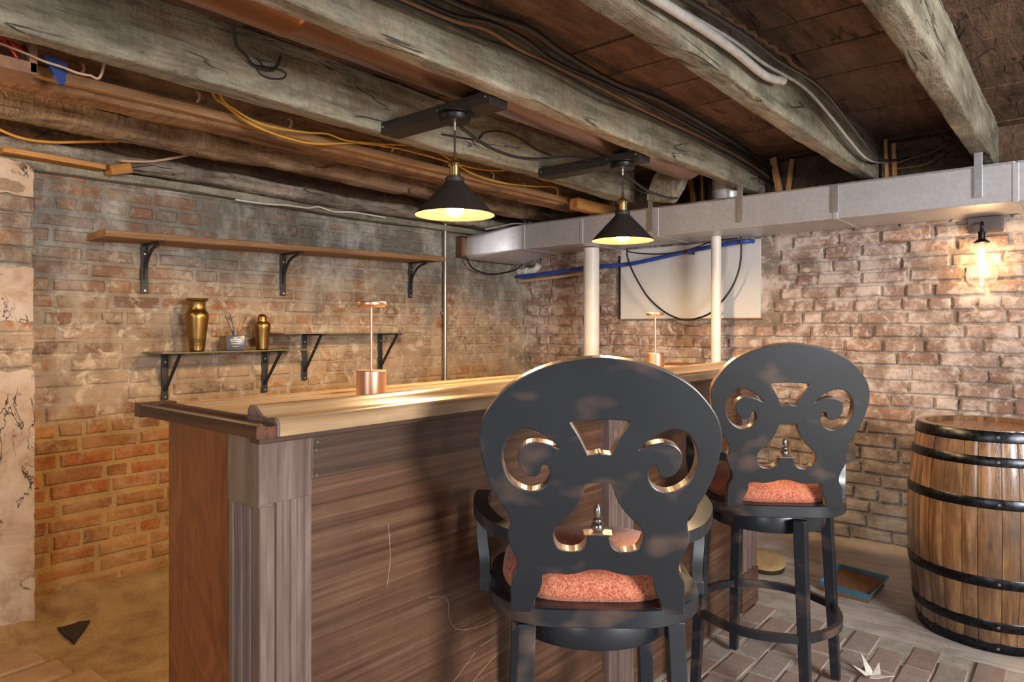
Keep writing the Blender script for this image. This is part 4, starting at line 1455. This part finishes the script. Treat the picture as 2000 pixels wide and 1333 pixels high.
# ------------------------------------------------------------------ pendants
def pendant(x, y, label):
    r = empty('pendant_lamp', (x, y, 1.655))
    # canopy hangs from the black board at 2.008
    loc_child(B().lathe([(0.070, 0.353), (0.070, 0.350), (0.056, 0.347), (0.054, 0.330), (0.050, 0.326), (0.004, 0.326)], 0, 0, 0, 40).obj('canopy', 'black_iron', None, 40), r)
    loc_child(B().tube([(0, 0, 0.328), (0, 0, 0.298)], 0.0048, 12).obj('cord_grip', 'screw_steel', None, 50), r)
    loc_child(B().tube([(0, 0, 0.30), (0, 0, 0.205)], 0.0034, 10).obj('cord', 'black_cable', None, 50), r)
    loc_child(B().lathe([(0.005, 0.222), (0.0065, 0.205), (0.010, 0.192), (0.022, 0.186), (0.024, 0.182), (0.024, 0.174), (0.0195, 0.171), (0.019, 0.140), (0.022, 0.137), (0.022, 0.126)], 0, 0, 0, 28).obj('socket', 'socket_brass', None, 40), r)
    sh = loc_child(B().lathe([(0.012, 0.135), (0.030, 0.134), (0.034, 0.130), (0.034, 0.116), (0.037, 0.112), (0.1405, 0.002), (0.1415, 0.0), (0.1395, 0.0), (0.1385, 0.0015), (0.035, 0.1095)], 0, 0, 0, 64, False).obj('shade', 'shade_black', None, 35), r)
    loc_child(B().lathe([(0.1380, 0.0012), (0.034, 0.1085), (0.002, 0.1095)], 0, 0, 0, 64, False).obj('shade_lining', 'shade_inside', sh, 60), sh) if False else loc_child(B().lathe([(0.1380, 0.0012), (0.034, 0.1085), (0.002, 0.1095)], 0, 0, 0, 64, False).obj('shade_lining', 'shade_inside', None, 60), sh)
    loc_child(B().lathe([(0.0135, 0.112), (0.0135, 0.085), (0.018, 0.066), (0.029, 0.042), (0.032, 0.024), (0.028, 0.008), (0.016, -0.002), (0.0005, -0.005)], 0, 0, 0, 28).obj('bulb', 'lit_bulb', None, 60), r)
    tag(r, label, 'pendant lamp', 'black cone pendant lamps')
    point('pendant_light', (x, y, 1.677), 58, 0.024)


for (x, y, dx, lab, lab2) in ((1.685, 1.697, 0.0, 'nearer black cone pendant lamp with brass socket over the bar', 'black mounting board between joists above the nearer pendant'),
                              (2.672, 1.615, 0.0, 'farther black cone pendant lamp with brass socket, in front of the duct', 'black mounting board between joists above the farther pendant')):
    pendant(x, y, lab)
    mb = B().box(x - 0.012, x + 0.078, 1.52, 2.09, 2.008, 2.054, 0.002).obj('mounting_board', 'black_paint')
    for yy in (2.075, y + 0.075, 1.54):
        B().tube([(x - 0.012, yy, 2.034), (x - 0.015, yy, 2.034)], 0.004, 8).obj('screw', 'screw_steel', mb)
    tag(mb, lab2, 'board')

# ------------------------------------------------------------------ wall sconce
sx, sy = 3.965, 0.400
sc = empty('wall_sconce', (4.03, sy, 1.70))
child(B().box(4.012, XW + 0.012, 0.322, 0.462, 1.728, 1.803, 0.003).obj('back_plate', 'sconce_plate_paint'), sc)
child(B().tube(catmull([(4.012, sy, 1.765), (3.985, sy, 1.772), (sx, sy, 1.76), (sx, sy, 1.735)], 5), 0.006, 10).obj('arm', 'black_iron', None, 60), sc)
child(B().lathe([(0.006, 0.075), (0.009, 0.060), (0.0165, 0.056), (0.0165, 0.050), (0.0145, 0.048), (0.0145, 0.024), (0.020, 0.018), (0.034, 0.008), (0.034, 0.004), (0.014, 0.002)], sx, sy, 1.667, 28).obj('socket', 'black_iron', None, 40), sc)
gb = child(B().lathe([(0.014, 0.004), (0.017, -0.012), (0.026, -0.045), (0.045, -0.085), (0.061, -0.120), (0.066, -0.146), (0.062, -0.172), (0.047, -0.192), (0.022, -0.203), (0.0005, -0.205)], sx, sy, 1.667, 40).obj('glass_bulb', 'clear_bulb_glass', None, 60), sc)
fb = B()
for k in range(6):
    a = 2 * PI * k / 6
    c, s = math.cos(a), math.sin(a)
    fb.tube([(sx + 0.004 * c, sy + 0.004 * s, 1.655), (sx + 0.0105 * c, sy + 0.0105 * s, 1.62), (sx + 0.0105 * c, sy + 0.0105 * s, 1.54), (sx + 0.003 * c, sy + 0.003 * s, 1.508)], 0.0026, 6)
child(fb.obj('filament', 'lit_filament'), sc)
tag(sc, 'teardrop glass bulb wall sconce on a dark plate under the duct', 'sconce')
point('sconce_light', (sx, sy, 1.58), 4.2, 0.012)

# ------------------------------------------------------------------ bar stools
OUT = [(0.0, 0.5447), (-0.0502, 0.5395), (-0.0960, 0.5305), (-0.142, 0.5125), (-0.183, 0.4868), (-0.2125, 0.4564), (-0.2345, 0.4227), (-0.2435, 0.3919), (-0.2440, 0.3672), (-0.239, 0.3362), (-0.229, 0.2987), (-0.2145, 0.2642), (-0.1995, 0.239), (-0.1850, 0.2169), (-0.1810, 0.1985), (-0.1862, 0.1699), (-0.182, 0.1478), (-0.1716, 0.1257), (-0.1673, 0.1065), (-0.1689, 0.0904), (-0.179, 0.0708), (-0.1812, 0.0447)]
INN = [(-0.135, 0.0263), (-0.1245, 0.0461), (-0.1185, 0.0657), (-0.1165, 0.0851), (-0.0965, 0.0888), (-0.0676, 0.0863), (-0.0413, 0.0901), (-0.0205, 0.0970), (0.0, 0.0991)]
CRS = [(-0.0800, 0.3597), (-0.0960, 0.378), (-0.1136, 0.3901), (-0.137, 0.4006), (-0.1575, 0.4026), (-0.178, 0.3941), (-0.193, 0.3739), (-0.2008, 0.3491), (-0.1996, 0.3242), (-0.191, 0.2992), (-0.176, 0.2806), (-0.1555, 0.2683), (-0.1375, 0.2654), (-0.1198, 0.2704), (-0.1066, 0.2816), (-0.099, 0.2974), (-0.099, 0.313), (-0.1048, 0.3238), (-0.1137, 0.3268), (-0.1197, 0.3205), (-0.1212, 0.3096), (-0.1317, 0.3016), (-0.1436, 0.3024), (-0.1555, 0.3107), (-0.1638, 0.3262), (-0.1657, 0.3433), (-0.1612, 0.3557), (-0.1492, 0.3658), (-0.1314, 0.37), (-0.1107, 0.3671), (-0.0959, 0.362), (-0.0841, 0.3560)]
TRP_L = [(-0.049, 0.4200), (-0.0590, 0.4165), (-0.0612, 0.4125), (-0.0470, 0.3892), (-0.0352, 0.3664), (-0.0262, 0.3465), (-0.0225, 0.3436), (-0.0085, 0.3453)]
LOW_L = [(-0.0245, 0.2866), (-0.0305, 0.2796), (-0.0370, 0.2575), (-0.0515, 0.232), (-0.0705, 0.21), (-0.0876, 0.1939), (-0.0950, 0.1749), (-0.0920, 0.156), (-0.0816, 0.1403), (-0.0613, 0.1338), (-0.0410, 0.1364), (-0.0268, 0.1478), (-0.0212, 0.1650), (-0.0205, 0.1695), (-0.0185, 0.1708)]


def mirror(l):
    return [(-x, y) for x, y in reversed(l)]


def sm(pts, res=3):
    return [(p.x, p.y) for p in catmull([(a, b, 0) for a, b in pts], res, True)]


def back_mesh():
    cu = bpy.data.curves.new('back', 'CURVE')
    cu.dimensions = '2D'
    cu.fill_mode = 'BOTH'
    cu.extrude = 0.0125
    cu.bevel_depth = 0.0025
    cu.bevel_resolution = 1
    # outer outline: smooth curve, square feet
    half = [(p.x, p.y) for p in catmull([(a, b, 0) for a, b in [(0.0502, 0.5395)] + OUT], 3)][3:] + [(-0.1812, 0.0), (-0.1365, 0.0)] + \
           [(p.x, p.y) for p in catmull([(a, b, 0) for a, b in INN], 3)]
    outer = half + [(-x, y) for x, y in reversed(half[1:-1])]
    holes = [sm(CRS), [(-x, y) for x, y in reversed(sm(CRS))],
             sm([(0, 0.4226)] + TRP_L + [(0, 0.3482)] + mirror(TRP_L), 3),
             sm([(0, 0.2880)] + LOW_L + mirror(LOW_L), 3)]
    for loop in [outer] + holes:
        sp = cu.splines.new('POLY')
        sp.points.add(len(loop) - 1)
        for q, (a, b) in zip(sp.points, loop):
            q.co = (a, b, 0, 1)
        sp.use_cyclic_u = True
    ob = bpy.data.objects.new('tmp', cu)
    COL.objects.link(ob)
    dg = bpy.context.evaluated_depsgraph_get()
    dg.update()
    me = bpy.data.meshes.new_from_object(ob.evaluated_get(dg))
    bpy.data.objects.remove(ob)
    me.materials.clear()
    me.materials.append(MATS['black_rubbed_paint'])
    me.materials.append(MATS['worn_copper_edge'])
    for p in me.polygons:
        p.material_index = 0 if abs(p.normal.z) > 0.9 else 1
        p.use_smooth = False
    # stand it up: x right, y(up) -> z, thickness along y; lean back 9 degrees
    rec = math.radians(9)
    for v in me.vertices:
        x, u, t = v.co
        v.co = (x, -u * math.sin(rec) + t * math.cos(rec), u * math.cos(rec) + t * math.sin(rec))
    return me


BACK = back_mesh()
for _v in BACK.vertices:
    _v.co.x *= 0.975
    _v.co.z *= 0.985


def d_outline(r_x, y0, y1, n=48, r=0.11):
    """rounded rectangle, evenly spaced points"""
    r = min(r, r_x * 0.98, (y1 - y0) / 2 * 0.98)
    dense = []
    for k, (cx, cy) in enumerate(((r_x - r, y1 - r), (-r_x + r, y1 - r), (-r_x + r, y0 + r), (r_x - r, y0 + r))):
        for i in range(41):
            t = PI / 2 * (k + i / 40)
            dense.append((cx + r * math.cos(t), cy + r * math.sin(t)))
    dense.append(dense[0])
    acc = [0.0]
    for p, q in zip(dense[:-1], dense[1:]):
        acc.append(acc[-1] + math.hypot(q[0] - p[0], q[1] - p[1]))
    out, j = [], 0
    for i in range(n):
        d = acc[-1] * i / n
        while acc[j + 1] < d:
            j += 1
        t = (d - acc[j]) / max(1e-9, acc[j + 1] - acc[j])
        out.append((dense[j][0] + t * (dense[j + 1][0] - dense[j][0]), dense[j][1] + t * (dense[j + 1][1] - dense[j][1])))
    return out


def stool(cx, cy, az, base_az, z0, label):
    root = empty('bar_stool', (cx, cy, z0), az - PI / 2)
    bl = base_az - az

    def rot(p):
        c, s = math.cos(bl), math.sin(bl)
        return Vector((p[0] * c - p[1] * s, p[0] * s + p[1] * c, p[2]))
    # seat frame band
    o = d_outline(0.236, -0.212, 0.222, 48, 0.15)
    vs = [(x, y, z) for z in (0.640, 0.643, 0.677, 0.680) for x, y in ([(a * (0.985 if z in (0.640, 0.680) else 1), b * (0.985 if z in (0.640, 0.680) else 1)) for a, b in o])]
    n = 48
    fs = [(k * n + s, k * n + (s + 1) % n, (k + 1) * n + (s + 1) % n, (k + 1) * n + s) for k in range(3) for s in range(n)]
    fs += [tuple(range(n))[::-1], tuple(3 * n + s for s in range(n))]
    loc_child(smooth_angle(mesh('seat_frame', vs, fs, 'black_rubbed_paint'), 40), root)
    # cushion
    vs, fs = [], []
    rings = [(1.0, 0.679), (1.03, 0.695), (1.02, 0.712), (0.95, 0.730), (0.82, 0.744), (0.60, 0.755), (0.32, 0.761), (0.02, 0.763)]
    o = d_outline(0.200, -0.172, 0.195, n, 0.145)
    for f_, z in rings:
        vs += [(x * f_, 0.009 + (y - 0.009) * f_, z) for x, y in o]
    fs = [(k * n + s, k * n + (s + 1) % n, (k + 1) * n + (s + 1) % n, (k + 1) * n + s) for k in range(len(rings) - 1) for s in range(n)]
    fs += [tuple(range(n))[::-1], tuple((len(rings) - 1) * n + s for s in range(n))]
    loc_child(mesh('seat_cushion', vs, fs, 'red_patterned_fabric', None, True), root)
    # back
    bk = bpy.data.objects.new('backrest', BACK)
    COL.objects.link(bk)
    bk.parent = root
    bk.location = (0, -0.187, 0.672)
    u = 0.1705
    fy, fz = -0.187 - u * math.sin(math.radians(9)), 0.672 + u * math.cos(math.radians(9))
    loc_child(B().lathe([(0.010, 0), (0.0125, 0.003), (0.0135, 0.010), (0.0115, 0.016), (0.0085, 0.0185), (0.0105, 0.0215), (0.0095, 0.025), (0.0055, 0.029), (0.0062, 0.033), (0.0082, 0.041), (0.0072, 0.049), (0.0042, 0.0535), (0.0035, 0.057), (0.0005, 0.060)], 0, fy, fz + 0.002, 20).obj('finial', 'pewter', None, 50), bk).matrix_parent_inverse = Matrix.Translation(bk.location).inverted()
    # arms
    for s in (-1, 1):
        path = catmull([(s * 0.172, -0.205, 0.832), (s * 0.212, -0.170, 0.838), (s * 0.250, -0.08, 0.845), (s * 0.258, 0.0, 0.850), (s * 0.254, 0.040, 0.852)], 6)
        loc_child(smooth_angle(B().strip(path, 0.034, 0.026, (0, 0, 1)).obj('arm', ['black_rubbed_paint', 'worn_copper_edge']), 40), root)
        for p in root.children[-1].data.polygons:
            if p.normal.z > 0.9:
                p.material_index = 1
        path = catmull([(s * 0.255, 0.020, 0.846), (s * 0.258, 0.028, 0.80), (s * 0.256, 0.018, 0.755), (s * 0.250, 0.006, 0.715), (s * 0.249, 0.004, 0.68), (s * 0.249, 0.004, 0.640)], 5)
        loc_child(smooth_angle(B().strip(path, 0.024, 0.034, (0, 1, 0)).obj('arm_support', 'black_rubbed_paint'), 40), root)
        loc_child(B().box(min(s * 0.230, s * 0.264), max(s * 0.230, s * 0.264), -0.014, 0.022, 0.636, 0.668, 0.003).obj('arm_block', 'black_rubbed_paint'), root)
    # swivel apron, legs, foot ring
    loc_child(B().lathe([(0.180, 0.580), (0.188, 0.583), (0.190, 0.588), (0.190, 0.634), (0.188, 0.638), (0.05, 0.6385)], 0, 0, 0, 56).obj('apron', 'black_rubbed_paint', None, 40), root)
    feet = []
    for i, (sx_, sy_) in enumerate(((-1, -1), (1, -1), (1, 1), (-1, 1))):
        top = Vector((sx_ * 0.158, sy_ * 0.158, 0.636))
        bot = Vector((sx_ * 0.184, sy_ * 0.184, 0.0))
        feet.append((top, bot))
        vs = []
        for q, w in ((top, 0.019), (top.lerp(bot, 0.5), 0.0175), (bot, 0.0145)):
            for a, b in ((-1, -1), (1, -1), (1, 1), (-1, 1)):
                vs.append(rot((q.x + a * w, q.y + b * w, q.z)))
        fs = [(0, 1, 2, 3), (8, 11, 10, 9)]
        for k in range(2):
            for m in range(4):
                fs.append((k * 4 + m, k * 4 + (m + 1) % 4, k * 4 + 4 + (m + 1) % 4, k * 4 + 4 + m))
        lg = mesh('leg', vs, fs, 'black_rubbed_paint')
        bv = lg.modifiers.new('bevel', 'BEVEL')
        bv.width = 0.003
        bv.segments = 2
        loc_child(lg, root)
    zr = 0.265
    for i in range(4):
        a, b = feet[i], feet[(i + 1) % 4]
        t = 1 - zr / 0.636
        pa, pb = a[0].lerp(a[1], t), b[0].lerp(b[1], t)
        mid = (pa + pb) / 2
        outw = Vector((mid.x, mid.y, 0)).normalized()
        path = []
        for k in range(13):
            s = k / 12
            path.append(rot(pa.lerp(pb, s) + outw * (0.062 * math.sin(PI * s))))
        loc_child(smooth_angle(B().strip(path, 0.018, 0.026, (0, 0, 1)).obj('foot_rail', 'black_rubbed_paint'), 40), root)
    tag(root, label, 'stool', 'black swivel bar stools')
    return root


stool(1.347, 0.903, math.radians(38), math.radians(42), 0.0, 'nearer black swivel bar stool with scroll-cut back and red seat, before the bar front')
stool(2.400, 0.868, math.radians(35), math.radians(2), 0.010, 'farther black swivel bar stool with scroll-cut back, between near stool and barrel')

# ------------------------------------------------------------------ barrel
BX, BY, BH, RH, RB = 3.461, 0.323, 0.858, 0.258, 0.298


def brad(z):
    t = (z - BH / 2) / (BH / 2)
    return RB - (RB - RH) * abs(t) ** 2.0


barrel = empty('oak_barrel', (BX, BY, 0.005))
rr = random.Random(21)
cuts = [0.0]
while cuts[-1] < 2 * PI - 0.16:
    cuts.append(cuts[-1] + rr.uniform(0.17, 0.29))
cuts[-1] = 2 * PI
for a0, a1 in zip(cuts[:-1], cuts[1:]):
    vs, fs = [], []
    nz, na = 16, 4
    dr = rr.uniform(-0.0012, 0.0012)
    g = 0.0035
    for i in range(nz + 1):
        z = BH * i / nz
        for j in range(na + 1):
            a = a0 + g + (a1 - a0 - 2 * g) * j / na
            r = brad(z) + dr - (0.003 if j in (0, na) else 0)
            vs.append((r * math.cos(a), r * math.sin(a), z))
    k = len(vs)
    for i in range(nz + 1):
        z = BH * i / nz
        for a in (a0 + 0.001, a1 - 0.001):
            r = brad(z) - 0.026
            vs.append((r * math.cos(a), r * math.sin(a), z))
    for i in range(nz):
        for j in range(na):
            fs.append((i * (na + 1) + j, i * (na + 1) + j + 1, (i + 1) * (na + 1) + j + 1, (i + 1) * (na + 1) + j))
        fs.append((i * (na + 1), (i + 1) * (na + 1), k + (i + 1) * 2, k + i * 2))
        fs.append((i * (na + 1) + na, (i + 1) * (na + 1) + na, k + (i + 1) * 2 + 1, k + i * 2 + 1))
        fs.append((k + i * 2, k + i * 2 + 1, k + i * 2 + 3, k + i * 2 + 2))
    fs.append(tuple(nz * (na + 1) + j for j in range(na + 1)) + (k + nz * 2 + 1, k + nz * 2))
    loc_child(smooth_angle(mesh('stave', vs, fs, 'barrel_oak'), 30), barrel)
loc_child(B().lathe([(RH - 0.03, BH - 0.2), (RB - 0.03, BH / 2), (RH - 0.03, 0.02)], 0, 0, 0, 48, False).obj('inner_lining', 'drum_side'), barrel)
w0 = -RH + 0.02
kk = 0
while w0 < RH - 0.03:
    w1 = min(w0 + 0.085, RH - 0.021)
    rI = RH - 0.0215
    pts = []
    for i in range(9):
        y = w0 + 0.0006 + (w1 - w0 - 0.0012) * i / 8
        pts.append((math.sqrt(max(1e-6, rI * rI - y * y)), y))
    poly = pts + [(-x, y) for x, y in reversed(pts)]
    loc_child(B().prism(poly, BH - 0.045, BH - 0.022, 'Z').obj('head_board', 'barrel_head_oak'), barrel)
    w0 = w1
loc_child(B().lathe([(RH - 0.03, 0.03), (0.001, 0.03)], 0, 0, 0, 40, False).obj('lower_head', 'barrel_head_oak'), barrel)
for (z0, z1) in ((0.0, 0.040), (0.088, 0.126), (0.258, 0.297), (0.561, 0.600), (0.722, 0.758), (0.812, 0.855)):
    prof = []
    for t in (0, 0.08, 0.5, 0.92, 1.0):
        z = z0 + (z1 - z0) * t
        prof.append((brad(z) + (0.0032 if 0 < t < 1 else 0.0015), z))
    prof = [(brad(z0) - 0.004, z0)] + prof + [(brad(z1) - 0.004, z1)]
    hp = loc_child(B().lathe(prof, 0, 0, 0, 96, False).obj('hoop', 'barrel_hoop_steel', None, 35), barrel)
    for a in (PI + 0.55, PI + 0.20):
        zc = (z0 + z1) / 2
        r = brad(zc) + 0.0028
        c, s = math.cos(a), math.sin(a)
        loc_child(B().tube([(r * c, r * s, zc), ((r + 0.003) * c, (r + 0.003) * s, zc)], 0.0055, 10).obj('rivet', 'pewter'), hp)
tag(barrel, 'varnished oak barrel with black iron hoops in front of the right wall', 'barrel')

# ------------------------------------------------------------------ small things on the floor
tr = empty('plastic_tray', (3.53, 0.86, 0.006), 0.0)


def tray():
    # rectangular tray with sloped sides: outer top, outer bottom, inner bottom, inner top
    L, W, Hh, fl = 0.135, 0.115, 0.058, 0.030
    def rect(l, w, z):
        return [(-l, -w, z), (l, -w, z), (l, w, z), (-l, w, z)]
    vs = rect(L - fl, W - fl, 0) + rect(L, W, Hh) + rect(L - 0.006, W - 0.006, Hh) + rect(L - fl - 0.004, W - fl - 0.004, 0.006)
    fs = [(3, 2, 1, 0)]
    for k in range(3):
        for m in range(4):
            fs.append((k * 4 + m, k * 4 + (m + 1) % 4, k * 4 + 4 + (m + 1) % 4, k * 4 + 4 + m))
    fs.append((12, 13, 14, 15))
    return mesh('tray_shell', vs, fs, 'blue_plastic')


tr.rotation_euler = (0.03, -0.06, -0.08)
loc_child(tray(), tr)
loc_child(B().prism([(-0.118, -0.098), (0.118, -0.098), (0.118, 0.098), (-0.118, 0.098)], 0.008, 0.046, 'Z').obj('soil', 'tray_soil'), tr)
tag(tr, 'blue plastic tray holding brown soil on the concrete by the right wall', 'tray')
dr = empty('hand_drum', (3.56, 1.30, 0.012))
dr.rotation_euler = (0.12, -0.16, 0)
loc_child(B().lathe([(0.088, 0.0), (0.100, 0.004), (0.103, 0.020), (0.103, 0.040)], 0, 0, 0, 40).obj('drum_shell', 'drum_side', None, 40), dr)
loc_child(B().lathe([(0.1045, 0.036), (0.1055, 0.042), (0.101, 0.046), (0.06, 0.047), (0.0005, 0.0475)], 0, 0, 0, 40, False).obj('drum_top', 'drum_skin', None, 50), dr)
tag(dr, 'small round tan-topped drum on the floor behind the far stool', 'drum')
# crumpled white leaf on the pavers
vs, fs = [], []
tips = [(-0.055, 0.03), (-0.012, 0.012), (0.005, 0.055), (0.018, 0.012), (0.062, 0.03), (0.03, -0.012), (0.055, -0.05), (0.0, -0.026), (-0.05, -0.045), (-0.028, -0.004)]
lift = [0.035, 0.008, 0.060, 0.010, 0.030, 0.008, 0.02, 0.006, 0.025, 0.008]
for z_ in (0.0, 0.0014):
    vs += [(x, y, l + z_) for (x, y), l in zip(tips, lift)] + [(0, 0, 0.006 + z_)]
n = 10
for i in range(n):
    fs += [(i, (i + 1) % n, 10), (11 + (i + 1) % n, 11 + i, 21), (i, 11 + i, 11 + (i + 1) % n, (i + 1) % n)]
o = mesh('dried_leaf', vs, fs, 'white_leaf', None, False, (2.70, 0.600, 0.004))
o.rotation_euler = (0, 0, -0.6)
tag(o, 'crumpled off-white dried leaf on the brick paving', 'leaf')
